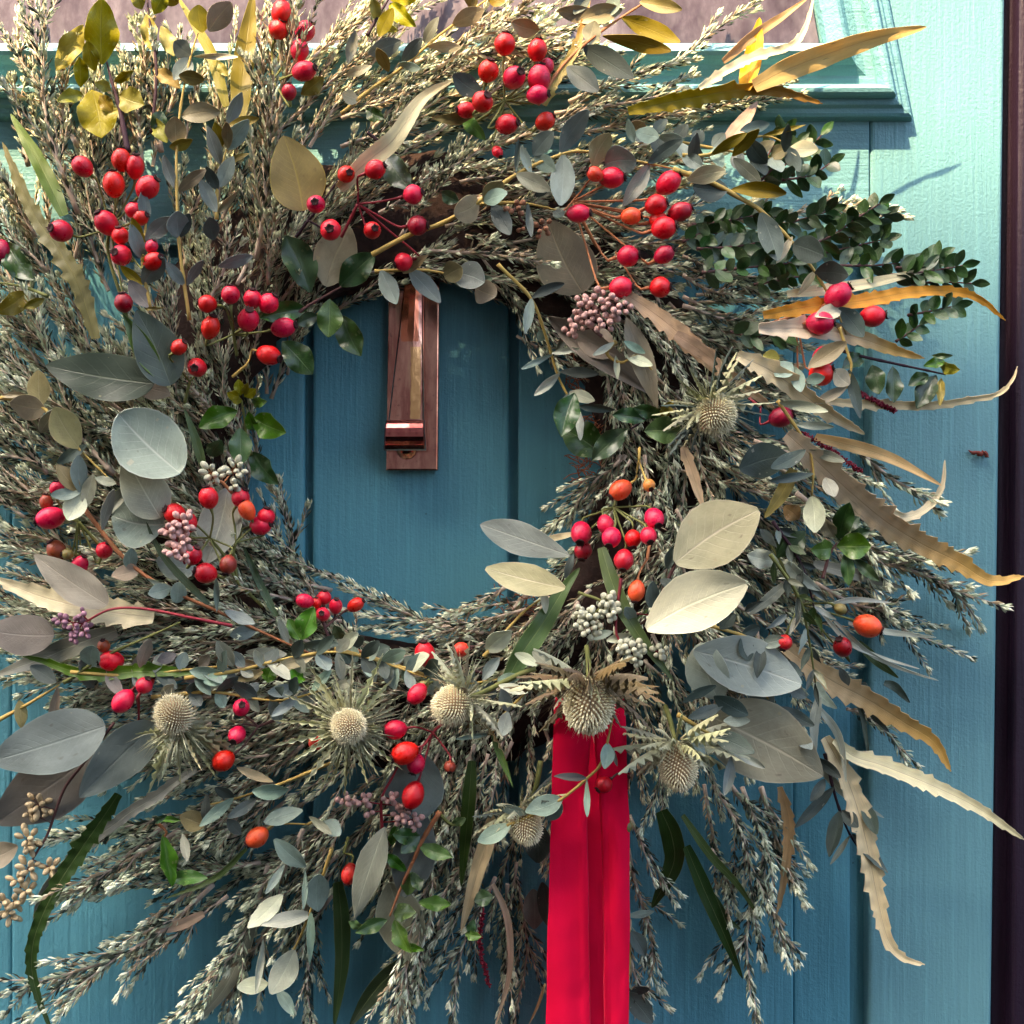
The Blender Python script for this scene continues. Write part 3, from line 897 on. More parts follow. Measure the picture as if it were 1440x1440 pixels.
while made < n_loose + 430 and tries < 20000:
    tries += 1
    a = U(0, 360) if rng.random() < .68 else (U(158, 222) if rng.random() < .6 else U(78, 160))
    ro = rout(a)
    r = 240 + (ro - 240) * rng.random() ** .8
    tx, ty = CX + r * math.cos(R(a)), CY + r * math.sin(R(a))
    if not (-90 < tx < 1420 and -90 < ty < 1500): continue
    L = U(110, 230)
    dx, dy = flow(tx, ty)
    an = U(-.28, .28); dx, dy = dx * math.cos(an) - dy * math.sin(an), dx * math.sin(an) + dy * math.cos(an)
    bx, by = tx - dx * L, ty - dy * L
    if in_hole(tx, ty, 1.02) or in_hole(bx, by, 1.02) or in_hole((tx + bx) / 2, (ty + by) / 2, 1.04): continue
    if 765 < tx < 890 and ty > 1010: continue          # the ribbon hangs here
    if made < n_loose:
        u = U(.62, 1.0)
        heather((bx, by), (tx, ty), Hh(bx, by) * u * .8, Hh(tx, ty) * u + .003)
    else:
        u = U(.28, .68)
        cand, Mx = sprig_pair((bx, by), (tx, ty), max(.004, Hh(bx, by) * u * .8), max(.005, Hh(tx, ty) * u))
        for src, base in ((cand['stem'], 4), (cand['ndl'], 0)):
            V = [Mx @ Vector(p) for p in src.v]
            o = len(under.v)
            under.v.extend([tuple(p) for p in V]); under.uv.extend(src.uv)
            under.f.extend([tuple(i + o for i in f) for f in src.f]); under.mi.extend([base + m for m in src.mi])
    made += 1
tag(build('heather_undergrowth', under, [MATS['needle'], MATS['needle_tip'], MATS['needle_dry'], MATS['needle_dark'], MATS['heather_stem']], wreath, P(CX, CY, .03), False), 'packed heather under the outer sprigs', kind='stuff')

# ---- strap leaves: long leaves with teeth along both margins
def strap(t, pts, w, code, off=.012, teeth=True, tipw=.12, basew=.55, peak=.3, roll=0.0, label=None, hs=None, tilt=0.0, name='serrated_leaf'):
    pts2 = [T(t, x, y) for x, y in pts]
    hh = hs if hs else [Hh(x, y) + off + tilt * i / (len(pts2) - 1) for i, (x, y) in enumerate(pts2)]
    ctrl = [P(x, y, h) for (x, y), h in zip(pts2, hh)]
    L = sum((a - b).length for a, b in zip(ctrl, ctrl[1:]))
    nt = max(4, int(L / .0100))
    n = nt * 6 + 1 if teeth else 30
    cur = smooth(ctrl, n)
    wm = w / 3.0 * PX * (.45 if teeth else .5)
    rows, uvs = [], []
    rp = U(0, 6); fold = U(.12, .3); amp = [[], []]
    for sd in (0, 1):
        pos = U(0, .5) / nt
        while pos < 1.3:
            nx = pos + U(.5, 1.6) / nt
            amp[sd].append((pos, nx, U(.06, .62))); pos = nx
    for i, p in enumerate(cur):
        u = i / (n - 1)
        d = (cur[min(i + 1, n - 1)] - cur[max(i - 1, 0)]).normalized()
        v = (Vector((0, -D, ZC)) - p).normalized()
        z = (v - d * v.dot(d)).normalized(); y = z.cross(d)
        rr = roll + .28 * math.sin(u * 4 + rp)
        y, z = y * math.cos(rr) + z * math.sin(rr), z * math.cos(rr) - y * math.sin(rr)
        ww = wm * ((basew + (1 - basew) * math.sin(math.pi / 2 * min(1, u / peak))) if u < peak else (tipw + (1 - tipw) * math.cos(math.pi / 2 * ((u - peak) / (1 - peak))) ** .85))
        if u > .985: ww *= .35
        row, ur = [], []
        for s in (-1, -.5, 0, .5, 1):
            k = 1.0
            if teeth and abs(s) == 1:
                k = .8
                for a0, a1, am in amp[0 if s > 0 else 1]:
                    if a0 <= u < a1: k = .80 + am * ((u - a0) / (a1 - a0)) ** 1.5; break
            wob = .10 * math.sin(i * .9 + s * 2 + rp) * abs(s)
            row.append(p + y * (s * ww * k) + z * (fold * abs(s) * ww + wob * ww))
            ur.append((u, .5 + s * .5))
        rows.append(row); uvs.append(ur)
    mb = MB(); grid_leaf(mb, rows, uvs, .00035)
    o = build(name, mb, [MATS[code]], wreath, cur[0])
    if label: o['label'] = label
    return o
STRAPS = [
    ('A', [(1010, 500), (1030, 260), (1068, -30)], 88, 'Q', .010, False, 'wide yellow strap leaf standing upright at the top'),
    ('A', [(955, 450), (900, 250), (850, 150), (745, -20)], 48, 'Q', .006, False, None),
    ('A', [(405, 1430), (330, 1200), (250, 1060), (130, 880), (10, 600)], 84, 'Q', .010, True, 'olive toothed leaf leaning at the left edge'),
    ('A', [(270, 910), (220, 800), (150, 660), (45, 480)], 66, 'j', .008, False, None),
    ('B', [(-10, 795), (100, 690), (210, 600), (270, 520), (330, 430), (400, 375), (470, 340)], 74, 'w', .022, False, 'twisted cream leaf crossing the top of the wreath'),
    ('B', [(855, 445), (905, 340), (990, 200), (1052, -20)], 50, 'q', .024, True, None),
    ('C', [(-230, 470), (0, 420), (250, 378), (420, 388), (590, 438)], 80, 'q', .020, True, 'mustard toothed leaf with brown tip under the moulding'),
    ('C', [(300, 365), (450, 290), (600, 232), (800, 165), (1028, 113)], 92, 'l', .024, False, 'pointed golden leaf reaching over the moulding corner'),
    ('C', [(262, 380), (300, 230), (325, 75)], 78, 'l', .020, False, None),
    ('C', [(180, 610), (250, 520), (315, 430)], 62, 'n', .014, False, None),
    ('C', [(70, 372), (180, 300), (300, 240), (460, 192), (520, 110), (552, -10)], 46, 'w', .026, True, None),
    ('C', [(170, 260), (300, 150), (420, 70), (530, -10)], 40, 'n', .020, False, None),
    ('C', [(340, 1330), (560, 1290), (760, 1270), (950, 1235), (1120, 1228), (1250, 1260), (1362, 1352)], 72, 'l', .026, True, 'golden toothed leaf arching towards the door edge'),
    ('C', [(440, 1240), (760, 1200), (1075, 1128)], 48, 'w', .020, False, None),
    ('C', [(320, 1385), (560, 1390), (740, 1425), (900, 1480), (1020, 1512)], 96, 'f', .024, True, None),
    ('F', [(560, 250), (720, 262), (860, 268), (1050, 270), (1220, 245), (1330, 222), (1390, 165), (1412, 105)], 46, 'w', .018, True, 'thin pale leaf with upturned tip against the door frame'),
    ('F', [(440, 390), (560, 500), (700, 630), (850, 755), (1000, 850), (1160, 930), (1300, 1010), (1440, 990)], 132, 'f', .034, True, 'longest toothed leaf, cream turning gold, crossing the stile'),
    ('F', [(230, 60), (380, 130), (590, 285), (768, 392)], 96, 'w', .030, True, None),
    ('B', [(1200, 1240), (1330, 1330), (1440, 1420), (1600, 1560), (1830, 1725)], 84, 'n', .028, True, 'broad tan leaf slanting below the bead cluster'),
    ('F', [(-30, -30), (110, 65), (198, 168)], 58, 'n', .032, False, None),
    ('F', [(560, 402), (750, 450), (900, 503), (1092, 608)], 50, 'l', .022, False, None),
    ('F', [(830, 680), (935, 742), (1035, 700), (1095, 610), (1106, 500)], 40, 'w', .020, True, 'small grey leaf curled up like a hook'),
    ('F', [(0, 445), (40, 550), (90, 715)], 56, 'n', .034, True, None),
    ('F', [(430, 1290), (610, 1420), (780, 1510), (930, 1605), (1060, 1690), (1132, 1815)], 118, 'f', .020, True, 'wide cream toothed leaf with a drooping golden tip'),
    ('I', [(640, 240), (720, 310), (850, 352), (1070, 442), (1250, 532), (1445, 665)], 84, 'w', .022, True, 'straight cream toothed leaf reaching the dark frame'),
    ('I', [(600, 230), (690, 400), (745, 560), (785, 720), (815, 880), (865, 1080), (930, 1160), (1022, 1190)], 100, 'w', .018, True, 'cream toothed leaf hanging down with a thin hooked tip'),
    ('I', [(410, 440), (448, 600), (432, 800), (398, 975)], 54, 'n', .012, True, None),
    ('D', [(650, 1165), (450, 1140), (200, 1085), (-20, 1000)], 130, 'w', .020, True, 'broad ribbed cream leaf lying at the left edge'),
    ('D', [(490, 1220), (330, 1275), (200, 1330), (-20, 1410)], 84, 'g', .016, False, None),
    ('D', [(810, 1398), (600, 1392), (420, 1405), (300, 1390), (190, 1350), (80, 1322)], 62, 'j', .024, True, 'rolled green leaf lying level at the lower left'),
    ('D', [(880, 1110), (780, 1010), (700, 920), (650, 840), (617, 760)], 30, 'J', .026, False, None),
    ('D', [(1165, 1160), (1090, 1010), (1020, 850)], 32, 'J', .014, False, None),
    ('D', [(862, 540), (820, 400), (778, 285)], 36, 'j', .014, False, None),
    ('E', [(700, 1430), (760, 1320), (850, 1190), (930, 1060), (1005, 955)], 84, 'j', .022, False, 'flat green strap leaf left of the bead clusters'),
    ('E', [(1098, 870), (1140, 1010), (1190, 1130), (1270, 1260), (1400, 1430)], 60, 'j', .034, False, 'green strap leaf running down between the beads'),
    ('E', [(980, 812), (880, 832), (770, 852)], 26, 'c', .026, False, None),
    ('G', [(500, 470), (420, 590), (330, 720), (240, 860), (180, 980), (140, 1100), (135, 1220), (165, 1340), (215, 1460)], 82, 'J', .026, True, 'long dark green leaf drooping at the lower left corner'),
    ('G', [(830, 365), (740, 420), (660, 480), (560, 540), (480, 600), (370, 680), (280, 760), (200, 850), (160, 930), (140, 1055)], 58, 'g', .020, True, None),
    ('G', [(860, 975), (730, 1030), (580, 1040)], 44, 'n', .008, False, None),
    ('H', [(-15, 840), (0, 1000), (0, 1200), (-30, 1450)], 66, 'J', .016, False, None),
    ('G', [(1065, 1010), (1010, 1160), (940, 1300), (810, 1450)], 66, 'g', .004, False, None),
    ('H', [(550, 330), (540, 480), (528, 620), (505, 860)], 54, 'J', .018, False, None),
    ('H', [(650, 540), (610, 690), (575, 800), (505, 1048)], 64, 'w', .020, False, 'narrow cream leaf hanging left of the red ribbon'),
    ('H', [(640, 850), (690, 960), (712, 1090), (705, 1250), (650, 1450)], 28, 'n', .014, False, None),
    ('H', [(300, 1160), (210, 1230), (130, 1315), (35, 1450)], 80, 'J', .008, False, 'broad dark leaf at the bottom edge'),
    ('H', [(1350, 540), (1395, 650), (1400, 770), (1310, 950)], 88, 'J', .002, False, None),
    ('I', [(15, 690), (90, 870), (170, 1050), (252, 1248)], 62, 'J', .010, False, 'dark lance leaf pointing down over the door'),
    ('I', [(0, 560), (120, 730), (230, 850), (330, 1000)], 34, 'j', .012, False, None),
    ('I', [(110, 880), (180, 990), (245, 1042)], 40, 'J', .004, False, None),
    ('F', [(600, 1120), (720, 1090), (880, 1102)], 22, 'p', .022, False, None),
    ('F', [(700, 1190), (860, 1225), (1070, 1250)], 26, 'p', .022, False, None),
    ('F', [(590, 1150), (700, 1270), (830, 1330), (1000, 1382)], 18, 'p', .024, False, None),
    ('F', [(640, 1180), (780, 1310), (920, 1380), (1080, 1432)], 18, 'p', .024, False, None),
    ('F', [(430, 1030), (370, 1080), (280, 1155)], 44, 'g', .030, False, None),
    ('F', [(440, 935), (500, 1000), (582, 1052)], 50, 'p', .030, False, None),
    ('F', [(740, 1270), (820, 1350), (910, 1420)], 40, 'J', .006, False, None),
    ('F', [(470, 540), (420, 640), (345, 745)], 56, 'o', .030, False, None),
    ('F', [(550, 940), (720, 980), (930, 1040)], 50, 'g', .006, False, None),
    ('I', [(560, 0), (590, 60), (650, 110)], 44, 'p', .026, False, None),
    ('I', [(575, 60), (555, 180), (560, 300)], 40, 'p', .026, False, None),
    ('I', [(570, 100), (660, 230), (690, 420)], 30, 'p', .024, False, None),
    ('I', [(760, 0), (800, 120), (870, 210)], 40, 'd', .014, False, None),
    ('I', [(690, 0), (750, 110), (790, 340)], 22, 'd', .016, False, None),
    ('I', [(850, 0), (900, 20), (958, 85)], 36, 'd', .012, False, None),
    ('I', [(560, 320), (620, 400), (700, 480), (850, 570)], 36, 'p', .008, False, None),
    ('H', [(860, 1270), (830, 1360), (790, 1445)], 12, 'n', .012, False, None),
    ('E', [(1440, 1250), (1360, 1100), (1180, 1230)], 10, 'j', .012, False, None),
    ('G', [(1040, 700), (900, 830), (700, 910)], 22, 'j', .014, False, None),
    ('B', [(560, 470), (470, 500), (390, 500)], 50, 'o', .014, False, None),
]
for t, pts, w, code, off, teeth, lab in STRAPS:
    strap(t, pts, w, code, off, teeth, label=lab)

# ---- broad single leaves: tile, base, tip, width, colour, shape, extra height, label
BROAD = [
    ('A', 1280, 890, 1195, 572, 236, 'o', 'ovate', .020, 'big sunlit olive leaf at the top left'),
    ('W', 458, 402, 492, 320, 60, 'k', 'oval', .014, 'beige rounded leaf above the knocker'),
    ('B', 1020, 1235, 870, 925, 250, 'k', 'ovate', .012, 'big khaki leaf above the pink bead cluster'),
    ('D', 650, 178, 190, 102, 205, 'v', 'ovate', .024, 'big dark veined leaf at the left'),
    ('W', 240, 542, 192, 436, 66, 'v', 'ovate', .026, 'dark upright leaf beside the big veined leaf'),
    ('W', 226, 536, 172, 440, 30, 'G', 'lance', .024, None),
    ('D', 762, 558, 500, 312, 285, 's', 'round', .040, 'large pale blue rounded leaf at the left'),
    ('D', 678, 745, 525, 480, 190, 'g', 'ovate', .030, None),
    ('D', 692, 772, 472, 735, 215, 's', 'round', .026, 'pale blue round leaf below the larger one'),
    ('D', 960, 620, 870, 935, 180, 'g', 'oval', .018, 'grey leaf behind the rose hips left of the gap'),
    ('D', 830, 970, 660, 920, 120, 's', 'oval', .016, None),
    ('D', 452, 1112, 142, 900, 150, 'u', 'ovate', .030, 'brown oval leaf over the ribbed cream leaf'),
    ('D', 228, 1240, -70, 1215, 175, 'm', 'ovate', .022, 'purple brown leaf at the left edge'),
    ('D', 590, 195, 720, 225, 90, 'u', 'ovate', .012, None),
    ('E', 968, 905, 588, 772, 140, 's', 'obov', .034, 'grey green leaf pointing into the gap'),
    ('E', 945, 1045, 612, 962, 135, 'S', 'oval', .040, 'khaki leaf below the grey green one'),
    ('W', 950, 792, 1066, 718, 92, 'S', 'oval', .040, 'broad khaki leaf right of the rose hip bunch'),
    ('W', 909, 884, 1050, 820, 84, 'c', 'oval', .050, 'broad pale cream leaf, the lightest of the big leaves'),
    ('W', 975, 915, 1126, 962, 82, 's', 'oval', .026, 'silvery green leaf behind the thistle at the right'),
    ('W', 1010, 985, 985, 905, 60, 's', 'round', .028, None),
    ('W', 1000, 1008, 1158, 1092, 112, 'S', 'ovate', .030, 'big taupe leaf at the lower right'),
    ('W', 147, 1021, -16, 1072, 86, 'b', 'ovate', .026, 'big slate blue leaf at the lower left edge'),
    ('W', 219, 1017, 112, 1121, 66, 'b', 'ovate', .024, 'blue grey leaf with a pale margin at the lower left'),
    ('W', 130, 1062, -10, 1160, 92, 'm', 'ovate', .008, None),
    ('W', 24, 1190, -26, 1212, 36, 'u', 'oval', .016, None),
    ('W', 541, 1163, 497, 1296, 42, 'g', 'lance', .030, 'pale smooth leaf hanging under the pink buds'),
    ('W', 548, 1240, 578, 1348, 68, 'g', 'oval', .010, None),
    ('W', 596, 1060, 568, 1160, 84, 'b', 'oval', .012, None),
    ('W', 592, 1140, 566, 1262, 62, 'b', 'oval', .014, None),
    ('W', 752, 1155, 756, 1214, 40, 'd', 'oval', .004, None),
    ('W', 762, 1240, 770, 1300, 26, 'd', 'oval', .006, None),
    ('W', 750, 1250, 752, 1306, 34, 'm', 'oval', .002, None),
    ('W', 770, 445, 925, 560, 40, 'u', 'lance', .020, None),
    ('W', 880, 445, 926, 578, 34, 'u', 'lance', .024, 'brown lance leaf hanging under the pink beads'),
    ('W', 812, 470, 865, 500, 44, 'u', 'oval', .016, None),
    ('W', 1040, 660, 1108, 640, 50, 'd', 'oval', .022, None),
    ('W', 1095, 790, 1050, 780, 28, 'p', 'wavy', .026, None),
    ('W', 1092, 780, 1132, 752, 40, 'D', 'wavy', .022, None),
    ('W', 1102, 712, 1124, 730, 26, 'n', 'wavy', .022, None),
    ('W', 850, 640, 790, 600, 50, 'D', 'wavy', .010, None),
]
for t, bx, by, tx, ty, w, code, shp, off, lab in BROAD:
    b, e = T(t, bx, by), T(t, tx, ty)
    k = 1 if t == 'W' else 1 / 3.0
    h0 = Hh(*b) + off
    put_leaf(wreath, b, e, w * k, code, shp, h0, h0 * .5 + (Hh(*e) + off) * .5 + U(0, .008), roll=U(-.22, .22), name='broad_leaf', label=lab)

# ---- leafy sprigs: a stem with its leaves
def leafy(name, t, stem, leaves, off=.016, stemmat='stem_y', r0=.0013, r1=.0006, shape='oval', auto=None, label=None, rollmax=.45, lift=.004):
    pts2 = [T(t, x, y) for x, y in stem]
    ctrl = [P(x, y, Hh(x, y) + off) for x, y in pts2]
    cur = smooth(ctrl, max(8, 5 * len(ctrl)))
    m = len(cur)
    mb = MB(); tube(mb, cur, [r0 + (r1 - r0) * i / (m - 1) + (.00025 if i % 5 == 0 else 0) for i in range(m)], 7)
    root = build(name, mb, [MATS[stemmat]], wreath, cur[0])
    if label: root['label'] = label
    k = 1 if t == 'W' else 1 / 3.0
    for lf in leaves:
        bx, by, tx, ty, w, code = lf[:6]
        b, e = T(t, bx, by), T(t, tx, ty)
        near = min(range(len(pts2)), key=lambda i: (pts2[i][0] - b[0]) ** 2 + (pts2[i][1] - b[1]) ** 2)
        hb = Hh(*pts2[near]) + off
        hb = .5 * hb + .5 * (Hh(*b) + off)
        put_leaf(root, b, e, w * k, code, lf[6] if len(lf) > 6 else shape, hb, hb + U(-.004, .010) + lift, roll=U(-rollmax, rollmax))
    if auto:
        sp, ln, w, codes, ang = auto
        acc = 0; nxt = sp * .4
        P2 = []
        for (x0, y0), (x1, y1) in zip(pts2, pts2[1:]):
            d = math.hypot(x1 - x0, y1 - y0)
            while nxt <= acc + d:
                s = (nxt - acc) / d
                P2.append((x0 + (x1 - x0) * s, y0 + (y1 - y0) * s, math.atan2(y1 - y0, x1 - x0)))
                nxt += sp * U(.8, 1.2)
            acc += d
        for i, (x, y, a) in enumerate(P2):
            for sd in (-1, 1):
                if rng.random() < .08: continue
                aa = a + sd * R(ang) * U(.7, 1.25)
                l = ln * U(.75, 1.15)
                fs = U(.6, 1.0)
                hb = Hh(x, y) + off
                put_leaf(root, (x, y), (x + math.cos(aa) * l * fs, y + math.sin(aa) * l * fs), w * U(.8, 1.15), rng.choice(codes), shape, hb, hb + U(-.006, .012), roll=U(-.8, .8))
        x, y, a = pts2[-1][0], pts2[-1][1], math.atan2(pts2[-1][1] - pts2[-2][1], pts2[-1][0] - pts2[-2][0])
        hb = Hh(x, y) + off
        put_leaf(root, (x, y), (x + math.cos(a) * ln * .8, y + math.sin(a) * ln * .8), w * .8, rng.choice(codes), shape, hb, hb + .004)
    return root
EU = 'eucalyptus_sprig'
leafy(EU, 'A', [(800, 1350), (775, 1180), (752, 980), (745, 640), (770, 400), (810, 220), (835, 140)],
      [(850, 138, 835, 22, 90, 'o'), (805, 235, 735, 175, 80, 'b'), (803, 245, 735, 335, 75, 'b'), (862, 335, 755, 318, 62, 'o'), (765, 490, 928, 470, 85, 'k'), (745, 612, 738, 492, 92, 'k'), (812, 590, 715, 622, 50, 'o'),
       (757, 806, 872, 714, 54, 'k'), (744, 802, 688, 655, 46, 'g'), (757, 1002, 748, 890, 92, 'b'), (755, 1000, 800, 900, 60, 'd'), (776, 1202, 698, 1106, 50, 'b'), (790, 1200, 857, 1095, 42, 'b'), (820, 238, 1005, 240, 26, 'c'), (880, 130, 975, 10, 100, 'k')],
      .024, label='tall eucalyptus sprig at the top left')
leafy(EU, 'A', [(915, 925), (918, 780), (955, 630)],
      [(960, 522, 1018, 388, 56, 'b'), (965, 530, 1095, 500, 44, 'o'), (932, 692, 876, 532, 56, 'g'), (962, 625, 958, 512, 46, 'k'), (935, 620, 905, 515, 50, 'o'), (960, 632, 1048, 506, 74, 't'), (930, 790, 985, 660, 66, 'b'), (920, 800, 872, 700, 50, 'd'), (915, 895, 845, 755, 60, 'b'), (940, 692, 1050, 648, 28, 'o'), (918, 900, 1005, 802, 30, 'k'), (1065, 1078, 918, 1122, 52, 'b'), (900, 1010, 880, 915, 70, 'd')], .018)
leafy(EU, 'A', [(635, 1295), (600, 1110), (615, 950), (612, 880)],
      [(620, 942, 600, 803, 52, 'b'), (616, 1012, 726, 915, 74, 'b'), (612, 1020, 552, 918, 36, 'o'), (603, 1095, 552, 945, 60, 'b'), (680, 1085, 590, 1098, 40, 'o'), (606, 1196, 694, 1085, 84, 'b'), (604, 1200, 508, 1122, 44, 'o'), (640, 1300, 545, 1185, 74, 'm'), (610, 1302, 690, 1298, 16, 'o')], .028)
leafy(EU, 'B', [(130, 1075), (290, 990), (430, 940), (580, 850), (740, 735), (920, 655), (1040, 640), (1300, 690), (1440, 720)],
      [(585, 850, 480, 905, 110, 'k', 'round'), (600, 845, 680, 765, 78, 'k'), (600, 850, 702, 815, 66, 't'), (740, 735, 886, 803, 72, 'g'), (815, 660, 905, 720, 70, 't'), (800, 730, 760, 615, 40, 't'), (738, 735, 748, 588, 24, 'd'), (812, 655, 895, 555, 80, 'b'), (925, 640, 1040, 462, 88, 'b'), (936, 660, 925, 872, 106, 'b'), (1058, 700, 1130, 562, 92, 'k'), (1110, 690, 1243, 680, 128, 'b', 'round'), (1300, 692, 1190, 868, 70, 'g'), (1295, 690, 1440, 590, 60, 'd'), (1240, 560, 1340, 580, 70, 't'), (1440, 585, 1335, 575, 44, 't'), (1235, 600, 1210, 500, 40, 't')],
      .026, r0=.0018, label='long eucalyptus sprig crossing the top right')
leafy(EU, 'B', [(580, 860), (690, 855), (790, 860), (940, 895)],
      [(640, 864, 718, 992, 78, 'd'), (784, 862, 800, 1005, 32, 'd'), (820, 830, 880, 780, 40, 'd'), (900, 890, 930, 920, 50, 'd')], .022)
leafy(EU, 'B', [(140, 1145), (310, 1138), (440, 1155), (560, 1200)],
      [(264, 1152, 370, 1078, 42, 'k'), (170, 1146, 238, 1286, 78, 'b'), (288, 1140, 418, 1280, 78, 'b'), (440, 1165, 515, 1125, 92, 'k', 'round'), (480, 1150, 602, 1190, 120, 'b', 'round'), (565, 1215, 652, 1250, 105, 'k', 'round'), (580, 1190, 640, 1175, 40, 't')], .026, label='small eucalyptus sprig over the top of the knocker')
leafy(EU, 'B', [(660, 1115), (800, 1260), (860, 1410), (920, 1600), (1000, 1740)],
      [(800, 1262, 770, 1410, 44, 't'), (835, 1440, 860, 1390, 44, 't'), (885, 1497, 755, 1557, 26, 't'), (890, 1490, 1008, 1470, 28, 'p'), (920, 1575, 813, 1668, 40, 'p'), (925, 1570, 1088, 1580, 46, 'd'), (965, 1655, 1072, 1690, 52, 'p'), (962, 1660, 910, 1745, 36, 't'), (1000, 1720, 1012, 1860, 32, 'p'), (1005, 1715, 1155, 1730, 36, 'd'), (900, 1510, 1000, 1280, 30, 'g'), (800, 1258, 940, 1195, 44, 'd')], .030, label='thin eucalyptus sprig at the inner right edge')
leafy(EU, 'B', [(1160, 1440), (1120, 1490), (1180, 1530), (1250, 1500), (1310, 1560)],
      [(1150, 1445, 1060, 1500, 30, 'p'), (1158, 1500, 1165, 1600, 26, 'p'), (1200, 1500, 1315, 1545, 44, 'p'), (1280, 1490, 1190, 1440, 36, 't')], .028)
leafy(EU, 'B', [(830, 440), (940, 270), (1100, 130), (1250, 30), (1330, -20)],
      [(1185, 80, 1428, 182, 80, 'o'), (1104, 150, 1392, 212, 64, 'o'), (1022, 200, 1232, 332, 104, 'd'), (955, 285, 1088, 388, 92, 'd'), (1000, 90, 1185, 40, 80, 'k'), (835, 130, 718, 95, 80, 'k'), (1262, 10, 1440, 42, 62, 'o'), (1090, 70, 910, 45, 72, 'k'), (1120, 70, 1170, -20, 60, 't'), (590, 395, 470, 315, 90, 'd'), (1050, 190, 1070, 90, 80, 'c'), (980, 60, 1050, -40, 60, 'b')],
      .024, stemmat='stem_o', label='orange stemmed eucalyptus sprig at the top edge')
leafy(EU, 'B', [(0, 480), (120, 380), (250, 290), (400, 160), (480, 100), (570, 30), (640, -20)],
      [(160, 155, 220, 35, 62, 'o'), (250, 172, 112, 225, 78, 'b'), (258, 262, 342, 160, 56, 'b'), (244, 270, 335, 292, 36, 't'), (350, 180, 412, 72, 46, 'g'), (470, 105, 602, 40, 74, 'k'), (365, 195, 506, 200, 48, 'c'), (30, 270, 62, 130, 48, 'g'), (200, 300, 150, 200, 50, 'o'), (545, 40, 560, -40, 60, 'o'), (620, 0, 690, 10, 50, 'o'), (70, 420, 0, 395, 60, 'c'), (20, 320, 130, 280, 40, 'c')], .020, stemmat='stem_y')
leafy(EU, 'C', [(-40, 715), (120, 770), (230, 830), (330, 890), (460, 1020), (560, 1150), (650, 1310), (690, 1412)],
      [(20, 758, 182, 718, 78, 'c'), (190, 800, 42, 790, 110, 'd'), (206, 800, 438, 815, 68, 'o'), (330, 900, 402, 1102, 100, 'b'), (460, 1000, 392, 1112, 34, 'c'), (470, 1030, 602, 1080, 112, 'd', 'round'), (558, 1142, 488, 1242, 34, 'c'), (560, 1150, 700, 1160, 96, 'd'), (672, 1295, 563, 1335, 66, 'c'), (660, 1300, 762, 1422, 88, 'd')],
      .030, r0=.0020, label='arching yellow eucalyptus stem among the box leaves')
leafy(EU, 'C', [(0, 655), (120, 650), (330, 575), (450, 612)],
      [(120, 652, 270, 562, 46, 'o'), (210, 655, 322, 542, 54, 'o'), (215, 668, 332, 775, 62, 'g'), (450, 630, 572, 632, 70, 'c'), (340, 575, 520, 530, 22, 'o'), (362, 525, 240, 555, 50, 'd'), (436, 620, 500, 722, 62, 'b'), (430, 640, 445, 520, 44, 'd'), (355, 690, 275, 590, 80, 'd'), (40, 690, 60, 560, 50, 'b'), (0, 660, 90, 710, 60, 'b')], .026)
leafy(EU, 'D', [(0, 238), (160, 265), (250, 360), (330, 450), (430, 550), (480, 600)],
      [(172, 272, 162, 122, 94, 'k'), (195, 285, 45, 258, 110, 'k'), (170, 380, 250, 275, 66, 'g'), (332, 450, 228, 280, 130, 'k'), (245, 515, 368, 440, 52, 'd'), (335, 632, 240, 520, 70, 'k'), (338, 640, 330, 480, 70, 'b'), (362, 700, 395, 560, 60, 'g'), (342, 640, 290, 757, 96, 'p'), (340, 640, 213, 650, 50, 't'), (490, 602, 400, 578, 40, 'p'), (430, 790, 480, 620, 46, 'g'), (440, 740, 558, 598, 52, 'g'), (0, 235, 110, 225, 26, 'k')],
      .030, label='khaki eucalyptus sprig at the left edge')
leafy(EU, 'D', [(350, 700), (520, 910), (680, 1030), (920, 1140), (1200, 1270), (1420, 1362)],
      [(550, 962, 555, 873, 58, 't', 'round'), (722, 1040, 624, 1068, 66, 't'), (745, 1105, 755, 1015, 68, 't', 'round'), (915, 1142, 912, 1000, 24, 't'), (950, 1140, 1076, 1195, 50, 'b'), (1082, 1215, 970, 1240, 62, 'b'), (1215, 1270, 1170, 1165, 36, 'g'), (1210, 1320, 1038, 1310, 52, 'g'), (590, 960, 470, 990, 70, 'u'), (1265, 1285, 1430, 1275, 44, 'd'), (700, 1035, 620, 1000, 20, 'p')],
      .026, stemmat='stem_o', r0=.0016, label='orange stem with small round eucalyptus leaves at the lower left')
leafy(EU, 'D', [(270, 1440), (440, 1330), (640, 1240), (760, 1185)],
      [(385, 1372, 392, 1285, 84, 't', 'round'), (590, 1375, 632, 1255, 56, 'u'), (740, 1320, 660, 1350, 50, 'm'), (530, 1375, 620, 1400, 44, 'm'), (130, 1370, 240, 1440, 70, 'd')], .024, stemmat='stem_g')
leafy(EU, 'D', [(780, 1420), (990, 1392), (1200, 1340), (1420, 1310), (1600, 1350), (1800, 1420)],
      [(985, 1370, 915, 1262, 66, 'g'), (1030, 1372, 985, 1308, 50, 'b'), (1112, 1375, 1070, 1300, 40, 'p'), (1320, 1330, 1165, 1375, 52, 'k'), (940, 1400, 800, 1390, 56, 't'), (960, 1400, 860, 1440, 60, 't'), (1110, 1395, 1000, 1430, 44, 'k')],
      .030, label=None, auto=(34, 42, 18, 'btgdd', 55))
